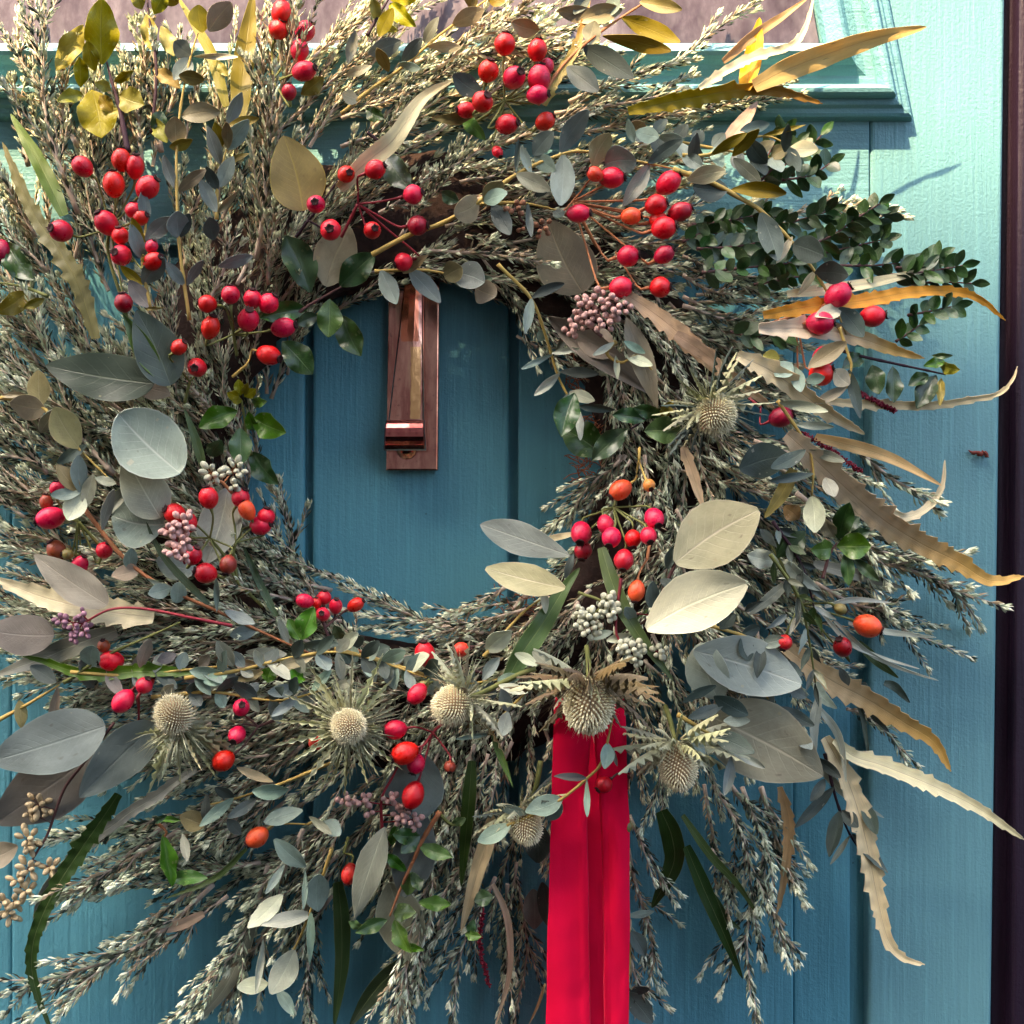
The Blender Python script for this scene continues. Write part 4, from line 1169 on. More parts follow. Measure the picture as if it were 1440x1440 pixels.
leafy(EU, 'G', [(640, 60), (900, 40), (1170, 75), (1400, 20)], [(1268, 22, 1128, 45, 56, 'b'), (1252, 62, 1145, 142, 44, 'b'), (1352, 42, 1218, 95, 62, 'b'), (1085, 60, 985, 0, 60, 'd'), (820, 20, 950, 0, 44, 'g')], .026, auto=(36, 40, 17, 'bdtg', 50))
leafy(EU, 'W', [(470, 912), (540, 930), (640, 960), (700, 955)], [], .026, auto=(30, 40, 19, 'tbdp', 55))
leafy(EU, 'W', [(480, 905), (560, 938), (590, 945)], [], .024, stemmat='stem_o', auto=(28, 36, 18, 'btd', 55))
leafy(EU, 'E', [(600, 1330), (760, 1150), (840, 1090)], [(612, 1308, 715, 1222, 84, 'p'), (735, 1318, 828, 1368, 46, 'p'), (808, 1308, 892, 1378, 56, 'g'), (862, 1148, 858, 1045, 34, 'p'), (962, 895, 862, 902, 36, 't'), (945, 1000, 980, 895, 34, 'b'), (1145, 1225, 1035, 1250, 40, 't')], .030)
leafy(EU, 'E', [(1440, 870), (1380, 1000), (1300, 1160), (1200, 1230)], [(1320, 1140, 1310, 1010, 60, 'b'), (1345, 1005, 1425, 1045, 44, 'b'), (1378, 960, 1395, 868, 44, 'b'), (1240, 1175, 1195, 1120, 50, 'b'), (1215, 1235, 1120, 1262, 40, 'p')], .030, stemmat='stem_b')
leafy(EU, 'F', [(400, 250), (520, 430), (550, 530), (545, 655)],
      [(408, 258, 612, 296, 46, 'p'), (480, 352, 637, 360, 36, 'p'), (515, 463, 368, 538, 62, 'd'), (530, 458, 684, 505, 44, 'g'), (545, 655, 560, 808, 94, 'p'), (545, 560, 360, 590, 40, 'd'), (600, 580, 640, 660, 60, 'g')],
      .034, label='eucalyptus sprig ending in one pale leaf at the right')
leafy(EU, 'F', [(660, -60), (700, 60), (712, 110), (690, 200)],
      [(702, 182, 640, 120, 76, 'c'), (530, 112, 692, 5, 76, 'k'), (700, 120, 748, 325, 50, 'd'), (690, 195, 556, 265, 46, 'k'), (460, 95, 390, 150, 80, 't'), (470, 110, 500, 215, 60, 't'), (520, 165, 600, 150, 50, 't'), (340, 60, 410, 70, 60, 'y')], .036)
leafy(EU, 'F', [(370, 900), (490, 1080), (530, 1240), (560, 1440)], [(260, 1140, 340, 1095, 30, 'd'), (440, 1150, 350, 1215, 30, 'b'), (520, 1080, 500, 1010, 40, 'd'), (700, 1450, 660, 1370, 40, 'b')], .034, stemmat='stem_g', auto=(26, 44, 9, 'dbgJ', 35), shape='lance')
leafy(EU, 'F', [(380, 760), (500, 940), (560, 1140)], [(520, 800, 388, 920, 70, 'D'), (330, 790, 400, 870, 40, 'd')], .028, stemmat='stem_d', auto=(30, 42, 10, 'dbdJ', 35), shape='lance')
leafy(EU, 'I', [(-20, 135), (120, 222), (220, 310)],
      [(170, 95, 22, 150, 52, 'd'), (275, 135, 132, 55, 76, 'd'), (280, 160, 168, 162, 50, 'g'), (15, 172, 92, 312, 52, 't'), (122, 218, 302, 298, 84, 'd'), (205, 296, 347, 360, 36, 'p'), (205, 310, 178, 475, 46, 'b'), (0, 80, 140, 10, 40, 'd')], .040, r0=.0016, label='eucalyptus sprig lying on the big taupe leaf')
leafy(EU, 'I', [(340, 20), (380, 100), (470, 220)], [(370, 110, 300, 10, 104, 'b'), (400, 105, 552, 182, 60, 'd'), (480, 215, 545, 285, 60, 'b'), (520, 60, 450, 20, 50, 'b')], .034)
leafy(EU, 'I', [(600, 300), (650, 500), (705, 640), (760, 720)],
      [(636, 440, 472, 612, 48, 'd'), (600, 405, 540, 500, 46, 'd'), (665, 545, 622, 737, 62, 'd'), (705, 645, 622, 768, 24, 'g'), (555, 312, 668, 400, 46, 'd'), (670, 540, 740, 610, 60, 'b'), (710, 640, 860, 802, 46, 'd'), (760, 500, 820, 640, 60, 'd')], .014, stemmat='stem_d', label='dark eucalyptus sprig hanging at the lower right')
leafy(EU, 'G', [(1400, 700), (1310, 965), (1240, 1125), (1150, 1250)],
      [(1290, 778, 1158, 662, 76, 't'), (1340, 957, 1345, 803, 106, 't'), (1195, 898, 1048, 1036, 76, 'p'), (1312, 976, 1102, 1022, 66, 'p'), (1310, 965, 1305, 1192, 34, 't'), (1242, 1128, 1142, 1312, 112, 'p'), (1132, 1270, 1000, 1285, 72, 'p'), (1110, 1080, 1078, 1310, 30, 'p'), (1200, 765, 1122, 890, 34, 't'), (1290, 790, 1282, 955, 24, 't'), (1170, 1295, 1240, 1402, 52, 't'), (1365, 590, 1440, 640, 70, 't'), (1305, 565, 1400, 640, 36, 'g')],
      .022, label='pale green eucalyptus sprig hanging at the bottom left')
leafy(EU, 'G', [(1440, 320), (1200, 420), (990, 490), (860, 520)],
      [(985, 488, 842, 606, 50, 't'), (870, 600, 760, 560, 90, 'k'), (865, 600, 870, 465, 40, 'g'), (1150, 418, 998, 358, 40, 'k'), (1218, 450, 1065, 460, 64, 't'), (1115, 590, 1278, 540, 70, 't'), (985, 480, 905, 440, 44, 'd'), (1015, 640, 958, 575, 50, 'd'), (770, 640, 790, 755, 40, 'g'), (1080, 490, 960, 570, 50, 'd')], .022)
leafy(EU, 'G', [(-10, 160), (110, 95), (250, 10)], [(82, 75, 90, 192, 54, 'k'), (245, 18, 210, 228, 42, 'u')], .024, r0=.0016)
leafy(EU, 'H', [(700, 605), (830, 545), (930, 490), (1040, 400), (1100, 330), (1145, 150)],
      [(932, 490, 778, 545, 88, 't'), (932, 510, 870, 580, 62, 'd'), (780, 550, 655, 515, 40, 't'), (715, 600, 575, 672, 74, 't'), (1030, 405, 893, 398, 34, 'm'), (1036, 405, 1038, 567, 26, 't'), (1125, 253, 1112, 362, 60, 't'), (1135, 265, 1165, 352, 22, 'm')],
      .036, stemmat='stem_y', label='eucalyptus sprig lying across the red ribbon')
leafy(EU, 'H', [(630, 215), (700, 120), (800, 20)], [(700, 125, 678, 226, 62, 'p'), (705, 120, 670, 25, 56, 'b'), (665, 12, 788, 42, 44, 'p'), (630, 215, 480, 238, 20, 't'), (632, 220, 725, 445, 30, 'j', 'lance')], .034)
leafy(EU, 'H', [(1205, 1300), (1215, 1150), (1215, 960)], [(1320, 965, 1208, 985, 32, 't'), (1215, 1045, 1282, 1152, 66, 'd'), (1215, 1310, 1302, 1290, 34, 'd'), (1202, 1305, 1312, 1435, 88, 'd')], .006)
leafy(EU, 'W', [(100, 945), (180, 950), (260, 942), (330, 935)], [], .024, auto=(34, 40, 17, 'bdum', 55))
leafy(EU, 'W', [(1000, 880), (1060, 900), (1100, 930)], [], .030, auto=(34, 44, 20, 'bds', 50))
leafy(EU, 'W', [(880, 180), (960, 200), (1040, 215), (1100, 225)], [], .018, auto=(30, 38, 19, 'btdk', 55))

# ---- glossy evergreen sprigs
PI = 'evergreen_sprig'
leafy(PI, 'A', [(540, 640), (505, 460), (470, 340), (450, 260)],
      [(430, 275, 428, -10, 140, 'y'), (352, 105, 238, 300, 92, 'y'), (340, 370, 335, 240, 62, 'y'), (352, 395, 245, 425, 60, 'y'), (388, 380, 430, 585, 170, 'y'), (400, 300, 365, 170, 70, 'o'), (470, 380, 400, 350, 50, 'y'), (480, 350, 560, 300, 40, 'y'), (500, 400, 605, 440, 110, 'y'), (475, 470, 420, 400, 60, 'o')], .020, stemmat='stem_d', shape='wavy', r0=.0022, rollmax=.3, label='yellow green leafy sprig at the top left corner')
leafy(PI, 'A', [(640, 560), (660, 300), (630, 80), (620, -20)],
      [(620, 60, 640, 215, 70, 'y'), (680, 110, 735, 240, 66, 'y'), (600, 40, 560, -30, 60, 'y'), (650, 60, 700, -40, 70, 'y'), (690, 20, 745, -40, 80, 'o'), (645, 290, 760, 370, 60, 'o'), (640, 500, 700, 600, 60, 'y'), (690, 470, 640, 540, 70, 'D'), (560, 420, 520, 380, 60, 'y'), (920, 260, 960, 320, 40, 'y'), (1270, 400, 1365, 325, 70, 'o')], .012, stemmat='stem_d', shape='wavy', rollmax=.3)
leafy(PI, 'B', [(110, 150), (160, 60), (210, -20)], [(200, 10, 310, 110, 70, 'y'), (150, 100, 240, 130, 40, 'y'), (205, 0, 330, -20, 70, 'y'), (150, 90, 130, -10, 50, 'y')], .010, stemmat='stem_d', shape='wavy')
leafy(PI, 'A', [(1220, 1350), (1300, 1290), (1370, 1250), (1440, 1210)],
      [(1312, 1235, 1205, 990, 136, 'D'), (1390, 1262, 1385, 1425, 110, 'G'), (1300, 1300, 1100, 1340, 90, 'D'), (1430, 1210, 1580, 1070, 120, 'D'), (1440, 1330, 1520, 1500, 110, 'D'), (1190, 1440, 1320, 1580, 120, 'D'), (1345, 1330, 1250, 1370, 60, 'D')], .020, stemmat='stem_b', shape='wavy', rollmax=.3, label='dark glossy leaves at the upper inner edge')
leafy(PI, 'B', [(110, 560), (180, 610), (240, 650)], [(180, 640, 292, 800, 110, 'D'), (500, 480, 610, 590, 60, 'G'), (100, 460, 180, 500, 60, 'D'), (420, 810, 495, 850, 60, 'D')], .008, stemmat='stem_d', shape='wavy', rollmax=.3)
leafy(PI, 'D', [(1060, 480), (1040, 400), (1030, 320), (1020, 250)],
      [(1002, 290, 838, 362, 96, 'G'), (1062, 322, 1200, 385, 108, 'G'), (1012, 365, 1015, 525, 98, 'G'), (1055, 465, 1168, 602, 92, 'D'), (1075, 380, 1050, 300, 50, 'G'), (1060, 262, 1122, 255, 46, 'G'), (1030, 235, 1078, 200, 44, 'y'), (1015, 230, 1005, 160, 46, 'y'), (1010, 240, 958, 218, 44, 'y'), (1020, 248, 975, 250, 36, 'y'), (1022, 225, 1045, 175, 30, 'y'), (885, 490, 935, 420, 70, 'D')], .022, stemmat='stem_g', shape='wavy', rollmax=.3, label='bright green leaf rosette at the inner left edge')
leafy(PI, 'D', [(1300, 1340), (1270, 1290), (1265, 1255)], [(1262, 1262, 1322, 1122, 92, 'G'), (1270, 1262, 1215, 1170, 60, 'G'), (1150, 1370, 1130, 1440, 70, 'G'), (1260, 1375, 1240, 1445, 70, 'G'), (1440, 1260, 1410, 1200, 50, 'D')], .024, stemmat='stem_g', shape='wavy')
leafy(PI, 'E', [(1300, 300), (1250, 350), (1220, 370)], [(1210, 368, 1058, 502, 96, 'D'), (1440, 378, 1282, 378, 116, 'G'), (985, 215, 930, 400, 110, 'D'), (1290, 330, 1145, 310, 70, 'D'), (1360, 310, 1230, 280, 60, 'D'), (1350, 330, 1400, 250, 50, 'o')], .026, stemmat='stem_d', shape='wavy', rollmax=.3, label='dark glossy leaves above the rose hip bunch')
leafy(PI, 'F', [(590, 1000), (620, 900), (650, 850)],
      [(655, 835, 705, 678, 88, 'D'), (650, 862, 795, 862, 116, 'G'), (640, 872, 545, 880, 84, 'G'), (688, 880, 700, 1032, 58, 'G'), (720, 915, 830, 1012, 50, 'D'), (640, 830, 600, 750, 66, 'k'), (690, 830, 790, 800, 60, 'D'), (665, 800, 745, 740, 66, 'D')], .034, stemmat='stem_b', shape='wavy', rollmax=.25, label='ivy like green sprig at the right')
leafy(PI, 'F', [(640, 30), (750, 62), (900, 95), (1040, 125), (1110, 140)],
      [(800, 100, 830, 225, 84, 'D'), (885, 105, 890, 260, 70, 'D'), (1070, 140, 990, 280, 90, 'D'), (1040, 140, 955, 185, 60, 'D'), (1090, 150, 1085, 270, 36, 'o'), (1080, 100, 1168, 120, 50, 'y'), (1110, 80, 1020, 100, 44, 'G'), (760, 60, 680, 110, 70, 'D'), (1050, 60, 1140, 60, 26, 'G')], .022, stemmat='stem_d', shape='wavy', rollmax=.4, label='curled dark leaves at the tip of the box sprigs')
leafy(PI, 'G', [(660, 590), (700, 625), (695, 650)], [(690, 640, 730, 860, 70, 'G'), (720, 830, 870, 825, 66, 'G'), (660, 575, 760, 580, 30, 'G'), (650, 590, 700, 560, 30, 'D')], .020, stemmat='stem_o', shape='wavy', rollmax=.3)
leafy(PI, 'H', [(415, 545), (350, 650), (300, 760), (250, 870), (205, 985)],
      [(325, 685, 468, 735, 66, 'G'), (325, 925, 462, 935, 62, 'G'), (215, 975, 310, 970, 76, 'G'), (195, 1000, 62, 1055, 60, 'G'), (100, 1040, 30, 1005, 36, 'G'), (220, 1000, 290, 1140, 66, 'G'), (255, 1110, 345, 1130, 36, 'G'), (275, 900, 300, 800, 60, 'G'), (275, 795, 185, 720, 50, 'G'), (330, 650, 215, 640, 70, 'D'), (210, 690, 240, 595, 40, 'G'), (330, 640, 250, 720, 60, 'D'), (300, 800, 330, 880, 50, 'D')], .026, stemmat='stem_o', shape='wavy', r0=.0017, rollmax=.4, label='orange stemmed sprig with curly green leaves at the bottom')
leafy(PI, 'H', [(420, 560), (470, 600), (520, 570)], [(465, 600, 525, 575, 40, 'G'), (560, 920, 640, 900, 70, 'D'), (520, 1060, 590, 1070, 40, 'G'), (560, 1000, 540, 1060, 40, 'D')], .020, stemmat='stem_g', shape='wavy')
leafy(PI, 'A', [(200, 1250), (100, 1210), (-20, 1190)], [(120, 1230, -10, 1320, 90, 'o'), (40, 1050, 100, 1190, 90, 'D'), (20, 1020, 140, 1180, 100, 'D'), (190, 1260, 100, 1300, 40, 'o')], .018, stemmat='stem_g', shape='wavy')

# ---- box sprigs: small dark paired leaves
BX = 'box_sprig'
BOX = [('C', [(300, 800), (440, 690), (540, 620), (585, 570)]), ('C', [(330, 760), (430, 660), (480, 610)]), ('C', [(420, 760), (540, 740), (620, 690)]), ('C', [(330, 720), (380, 620), (430, 560)]),
       ('C', [(480, 1050), (620, 1000), (720, 930), (830, 860)]), ('C', [(520, 1080), (680, 1050), (850, 1010)]), ('C', [(650, 1120), (800, 1120), (920, 1110)]), ('C', [(880, 1160), (1000, 1150), (1130, 1130), (1180, 1120)]), ('C', [(940, 1200), (1080, 1190), (1220, 1195)]), ('C', [(900, 1130), (1000, 1120), (1080, 1080)]),
       ('C', [(40, 950), (200, 930), (350, 900)]), ('C', [(60, 1050), (220, 1040), (400, 1010)]), ('C', [(80, 1150), (260, 1130), (460, 1110)]), ('C', [(300, 1200), (420, 1180), (560, 1150)]), ('C', [(380, 960), (520, 920), (620, 890)]), ('C', [(180, 1000), (330, 1060), (480, 1120)]), ('C', [(700, 1000), (780, 950), (850, 910)]),
       ('C', [(950, 1330), (1060, 1310), (1150, 1290)]), ('C', [(200, 1400), (300, 1420), (420, 1400)]), ('C', [(900, 1440), (960, 1400), (1000, 1370)]), ('C', [(0, 1020), (100, 980), (200, 1000)])]
for i, (t, st) in enumerate(BOX):
    leafy(BX, t, st, [], .006 + .018 * ((i * 7) % 5) / 5, 'stem_b', .0010, .0005, 'oval', (14, 32, 15, 'xxxxxD' if i not in (0, 6) else 'xxxxG', 50), label='dark green box sprig reaching over the stile' if i == 7 else None)

# ---- seed heads: tile, stem path, list of little bud bunches
def bud_cluster(t, stem, bunches, mat, stemmat='stem_r', r=4.6, off=.028, label=None, long=1.25):
    pts2 = [T(t, x, y) for x, y in stem]
    cur = smooth([P(x, y, Hh(x, y) + off) for x, y in pts2], 5 * len(pts2))
    mb = MB(); tube(mb, cur, [.0012 - .0005 * i / (len(cur) - 1) for i in range(len(cur))], 6)
    buds = []
    for bx, by, n, spread in bunches:
        x, y = T(t, bx, by)
        near = min(cur, key=lambda p: (p - P(x, y, Hh(x, y) + off)).length)
        c = P(x, y, Hh(x, y) + off)
        tube(mb, [near, c], .0005, 5)
        for q in range(n):
            a = q * 2.4 + U(-.3, .3); rr = spread / 3.0 * math.sqrt((q + .6) / n)
            hh = Hh(x, y) + off + .004 * (1 - (q + .5) / n) + U(-.001, .002)
            e = P(x + rr * math.cos(a), y + rr * math.sin(a), hh)
            tube(mb, [c, e], .0003, 4)
            buds.append((e, (e - c)))
    root = build('seed_head', mb, [MATS[stemmat]], wreath, cur[0])
    if label: root['label'] = label
    me = TEMPL.get(('bud', mat))
    if not me:
        b = MB(); V, F = [], []
        nr, ns = 6, 8
        for i in range(nr + 1):
            th = math.pi * i / nr
            for j in range(ns):
                k = 1 - .35 * max(0, math.cos(th)) ** 2
                V.append((math.sin(th) * math.cos(2 * math.pi * j / ns) * k, math.sin(th) * math.sin(2 * math.pi * j / ns) * k, -math.cos(th)))
        for i in range(nr):
            for j in range(ns): F.append((i * ns + j, i * ns + (j + 1) % ns, (i + 1) * ns + (j + 1) % ns, (i + 1) * ns + j))
        b.add(V, F)
        me = TEMPL[('bud', mat)] = b.mesh('bud', [MATS[mat]])
    for e, d in buds:
        d = d + Vector((U(-1, 1), U(-1, .2), U(-1, 1))) * .001
        q = d.to_track_quat('Z', 'Y')
        s = r * .88 * PX * U(.8, 1.15)
        place('bud', me, root, Matrix.Translation(e) @ q.to_matrix().to_4x4() @ Matrix.Diagonal((s, s, s * long, 1)))
bud_cluster('B', [(1100, 1420), (1060, 1380), (1090, 1310), (1150, 1280)], [(1090, 1300, 20, 90), (1160, 1290, 14, 60), (1040, 1320, 12, 55), (1000, 1360, 9, 50), (970, 1395, 5, 30), (1120, 1360, 6, 40), (1020, 1270, 5, 28)], 'bud_pink', 'stem_b', 4.7, .034, 'dense bunch of pink white seed beads at the upper right', 1.05)
bud_cluster('B', [(740, 850), (760, 930), (840, 960)], [(735, 880, 6, 40), (850, 960, 7, 42), (760, 965, 2, 14)], 'bud_brown', 'stem_b', 4.2, .024)
bud_cluster('D', [(980, 640), (930, 590), (895, 600)], [(895, 560, 8, 50), (985, 545, 11, 52), (985, 610, 4, 24)], 'bud_white', 'stem_o', 4.6, .034, 'cream bud bunch at the inner left edge', 1.5)
bud_cluster('D', [(700, 780), (740, 830), (780, 940)], [(770, 765, 12, 52), (760, 850, 11, 46), (715, 800, 5, 30), (730, 885, 6, 36), (775, 905, 4, 26)], 'bud_pink', 'stem_r', 4.7, .050, 'pinkish bud bunch over the pale blue leaves', 1.4)
bud_cluster('D', [(980, 1200), (800, 1165), (620, 1130), (470, 1130), (350, 1190)], [(310, 1195, 9, 50), (355, 1220, 6, 36), (260, 1180, 5, 30), (310, 1245, 4, 24), (345, 1150, 3, 20)], 'bud_mauve', 'stem_r', 4.2, .036, 'red stalk with mauve buds at the left edge', 1.3)
bud_cluster('E', [(1000, 1060), (1100, 1100), (1060, 1160)], [(1050, 1185, 20, 66), (1020, 1150, 10, 40), (1130, 1100, 11, 40), (1140, 1145, 8, 34)], 'bud_white', 'stem_g', 4.8, .036, 'white green bead bunch below the rose hips', 1.1)
bud_cluster('E', [(1180, 1000), (1160, 1230), (1230, 1300)], [(1225, 1300, 14, 52), (1250, 1330, 8, 40), (1340, 1310, 6, 34), (1305, 1155, 3, 22), (1180, 1290, 4, 24)], 'bud_white', 'stem_r', 4.8, .034, None, 1.1)
bud_cluster('G', [(480, 170), (345, 350), (270, 450), (200, 640), (130, 760), (60, 920), (0, 1000)], [(165, 515, 9, 54), (120, 545, 4, 30), (205, 545, 2, 18), (115, 660, 9, 52), (125, 700, 4, 24), (210, 780, 6, 38), (120, 790, 8, 50), (75, 835, 6, 40), (110, 880, 7, 40), (40, 970, 10, 48), (60, 930, 5, 36), (10, 930, 5, 34)], 'bud_beige', 'stem_b', 4.6, .020, 'drooping stalk of beige buds at the lower left', 1.75)
bud_cluster('H', [(172, 620), (170, 490), (215, 400), (250, 330)], [(90, 500, 6, 36), (120, 545, 3, 24), (205, 490, 6, 30), (250, 560, 8, 40), (305, 580, 8, 40), (15, 490, 5, 30), (250, 520, 2, 14)], 'bud_pink', 'stem_r', 4.4, .026, 'pink buds on a red stalk under the thistles', 1.2)
def spike(t, stem, label):
    pts2 = [T(t, x, y) for x, y in stem]
    cur = smooth([P(x, y, Hh(x, y) + .020) for x, y in pts2], 24)
    mb = MB(); tube(mb, cur, .0007, 5)
    for i in range(2, 24):
        for q in range(5):
            a = U(0, 6.28); p = cur[i] + Vector((math.cos(a), U(-1, 1), math.sin(a))) * .0014
            tube(mb, [cur[i], p + (p - cur[i]) * .5], [.0009, .0005], 5)
    o = build('seed_spike', mb, [MATS['spike_red']], wreath, cur[0]); o['label'] = label
spike('H', [(600, 950), (585, 1100), (622, 1275)], 'dark red seed spike hanging at the bottom')
spike('F', [(740, 215), (820, 255), (895, 295)], 'dark red seed spike under the box leaves')
spike('F', [(500, 380), (620, 455), (748, 548)], 'dark red seed spike below the golden leaf')

# ---- rose hips
def hip_mesh(code, var=0):
    key = ('hip', code, var)
    if key in TEMPL: return TEMPL[key]
    mb = MB(); V, F = [], []
    nr, ns = 11, 16
    el = (1.04, 1.16, 1.28)[var]
    for i in range(nr + 1):
        th = math.pi * i / nr
        for j in range(ns):
            ph = 2 * math.pi * j / ns
            dent = 1 + .015 * math.cos(5 * ph) * math.sin(th)
            z = math.cos(th) * el
            r = math.sin(th) * dent * (1 - .10 * max(0, -math.cos(th)) - .06 * max(0, math.cos(th)) ** 2)
            if i == 0: r = .16; z = el * .95
            if i == nr: r = .05
            V.append((r * math.cos(ph), r * math.sin(ph), z))
    for i in range(nr):
        for j in range(ns): F.append((i * ns + j, (i + 1) * ns + j, (i + 1) * ns + (j + 1) % ns, i * ns + (j + 1) % ns))
    mb.add(V, F)
    # calyx: a raised dark ring with five dry tips and a disc
    n = 10; V, F = [], []
    for (r, z) in ((.36, el * .93), (.40, el * 1.04), (.28, el * 1.06), (.20, el * .99), (.0, el * 1.02)):
        for j in range(n):
            k = 1.0 + (.16 if j % 2 else -.05) * (1 if r > .3 else 0)
            V.append((r * k * math.cos(2 * math.pi * j / n), r * k * math.sin(2 * math.pi * j / n), z + (.05 if (j % 2 and r > .35) else 0)))
    for i in range(4):
        for j in range(n): F.append((i * n + j, i * n + (j + 1) % n, (i + 1) * n + (j + 1) % n, (i + 1) * n + j))
    mb.add(V, F, mi=1)
    for j in range(5):
        a = 2 * math.pi * j / 5 + .3; c, s = math.cos(a), math.sin(a)
        b0 = Vector((c * .34, s * .34, el * 1.0)); tp = Vector((c * .52, s * .52, el * (1.16 + .06 * (j % 2))))
        sd = Vector((-s, c, 0)) * .10
        mb.add([b0 + sd, b0 - sd, tp, b0 + Vector((-c, -s, 0)) * .08], [(0, 1, 2), (1, 3, 2), (3, 0, 2)], mi=1)
    me = mb.mesh('rose_hip', [MATS['hip_' + code], MATS['calyx']])
    TEMPL[key] = me
    return me
def hips(t, stem, lst, off=.026, label=None, stemmat='stem_g'):
    """tile, main stalk (its first point is where the little stalks meet), hips: x, y, radius, calyx angle, turned to viewer, colour"""
    pts2 = [T(t, x, y) for x, y in stem]
    ctrl = [P(x, y, Hh(x, y) + off - .012 - .006 * i) for i, (x, y) in enumerate(pts2)]
    mb = MB()
    if len(ctrl) > 1:
        cur = smooth(ctrl, 6 * len(ctrl)); tube(mb, cur, .0011, 7)
    J = ctrl[0]
    items = []
    for it in lst:
        x, y, r, ang, fr = it[:5]; code = it[5] if len(it) > 5 else 'r'; dh = it[6] if len(it) > 6 else U(-.003, .005)
        px, py = T(t, x, y)
        h = Hh(px, py) + off + dh
        c = P(px, py, h)
        rad = r / 3.0 * PX * (D - h) / D
        ax = Vector((math.cos(R(ang)) * (1 - fr), -fr - .12, math.sin(R(ang)) * (1 - fr))).normalized()
        var = rng.randrange(3)
        back = c - ax * rad * 1.05
        mid = back - ax * rad * .9
        # stalk joins the bunch, or simply runs back into the foliage when it stands far off
        if (J - c).length < .075: endp = J
        else: endp = c + (J - c).normalized() * .04 + Vector((0, .02, 0))
        tube(mb, smooth([endp, (endp + mid) * .5 + Vector((0, .002, 0)), mid, back], 10), [.0007] * 8 + [.0009, .0014], 6)
        items.append((code, var, c, ax, rad))
    root = build('rose_hip_bunch', mb, [MATS[stemmat]], wreath, ctrl[0])
    if label: root['label'] = label
    for code, var, c, ax, rad in items:
        q = ax.to_track_quat('Z', 'Y').to_matrix().to_4x4() @ Matrix.Rotation(U(0, 6.28), 4, 'Z')
        s = rad * .98; s2 = s * U(.92, 1.06)
        place('rose_hip', hip_mesh(code, var), root, Matrix.Translation(c) @ q @ Matrix.Diagonal((s, s2, s * U(.95, 1.06), 1)))
hips('A', [(1150, 340), (1140, 420), (1130, 540)], [(1190, 58, 46, 90, .1), (1176, 125, 44, 60, .3), (1287, 132, 43, 50, .1), (1265, 213, 41, 80, .1), (1282, 300, 43, 10, .2), (1220, 388, 33, 90, .2, 'd')], .026, 'upright rose hip bunch at the top edge')
hips('A', [(462, 960), (455, 1060), (500, 1220), (540, 1310)], [(348, 703, 43, 135, .1), (512, 676, 41, 90, 0), (570, 705, 41, 80, .2), (480, 778, 47, 90, .1), (622, 792, 47, 40, .1), (565, 888, 37, 90, .1), (592, 920, 35, 20, .2), (450, 942, 48, 125, .3), (508, 995, 38, 95, .3), (258, 975, 48, 170, .55), (512, 1077, 46, 160, .7), (640, 1040, 28, 60, .2), (645, 1102, 39, 20, .3), (522, 1278, 40, 95, .2, 'd')], .032, 'largest rose hip bunch at the upper left')
hips('A', [(985, 1410), (1000, 1500)], [(875, 1282, 38, 170, .1), (972, 1243, 41, 90, .1), (1065, 1262, 41, 85, .2), (1133, 1280, 45, 50, .1), (1048, 1350, 46, 70, .45), (888, 1382, 42, 70, .2), (1195, 1382, 43, 10, .1)], .034, 'seven rose hips left of the knocker')
hips('A', [(1300, 930), (1250, 1000)], [(1333, 862, 39, 0, .95), (1395, 970, 45, -60, .9), (1460, 735, 39, 0, .6)], .032, None, 'stem_d')
hips('B', [(70, 860), (0, 1000)], [(143, 715, 43, 20, .1), (302, 820, 43, 10, .1), (130, 972, 38, 0, .7), (322, 952, 44, 0, .1, 'd'), (262, 1105, 39, 200, .1)], .028, 'loose rose hips above the knocker', 'stem_r')
hips('B', [(690, 425), (620, 480), (560, 520)], [(690, 187, 46, 85, .1), (827, 212, 43, 80, .1), (620, 300, 45, 75, .3), (728, 328, 48, 20, .6), (862, 285, 34, 60, .1, 'r', -.008), (835, 335, 49, 85, .1), (828, 400, 41, 0, .2), (595, 430, 46, 40, .5), (528, 465, 36, 180, .1, 'r', -.010), (698, 525, 44, 5, .2), (860, 512, 38, 30, .1, 'r', -.010), (658, 640, 24, -60, .2, 'r', -.01)], .032, 'full rose hip bunch at the top right of centre')
hips('B', [(975, 850), (1060, 1010), (1090, 1050)], [(1380, 772, 51, 40, .1), (1328, 865, 46, 15, .1), (1428, 895, 42, 20, .1, 'd'), (1338, 930, 40, 10, .1), (1360, 962, 50, 10, .1), (1362, 1075, 39, 30, .2, 'd'), (1210, 1080, 49, 5, .1), (1180, 1212, 47, 0, .1), (1345, 1212, 46, 0, .1), (1000, 900, 41, 0, .1), (1222, 912, 38, 0, .1, 'o'), (1070, 735, 33, 150, .1, 'o'), (1140, 750, 46, 0, .1)], .026, 'rose hips spreading right at the upper right', 'stem_o')
hips('C', [(480, 1330), (350, 1370)], [(655, 1245, 53, 35, .1), (800, 1335, 45, 5, .1), (580, 1362, 50, 0, .1), (595, 1505, 46, 40, .1), (585, 1578, 50, 20, .2)], .028, 'rose hips under the arching yellow stem', 'stem_o')
hips('D', [(800, 170), (780, 260)], [(755, 25, 34, 40, .2), (832, 110, 43, -80, .85)], .028, None)
hips('D', [(1040, 100), (980, 150)], [(1133, 58, 44, -20, .2)], .024, None, 'stem_y')
hips('D', [(330, 760), (420, 860)], [(240, 622, 32, 90, .1, 'r', -.012), (195, 680, 28, 90, .1, 'b', -.012), (213, 745, 50, 195, .1), (240, 882, 42, 120, .2, 'b', -.010), (285, 898, 26, 180, .3, 'g', -.008), (440, 882, 37, 60, .1, 'r', -.012), (335, 947, 37, 60, .1, 'r', -.012)], .024, 'half hidden rose hips at the left edge')
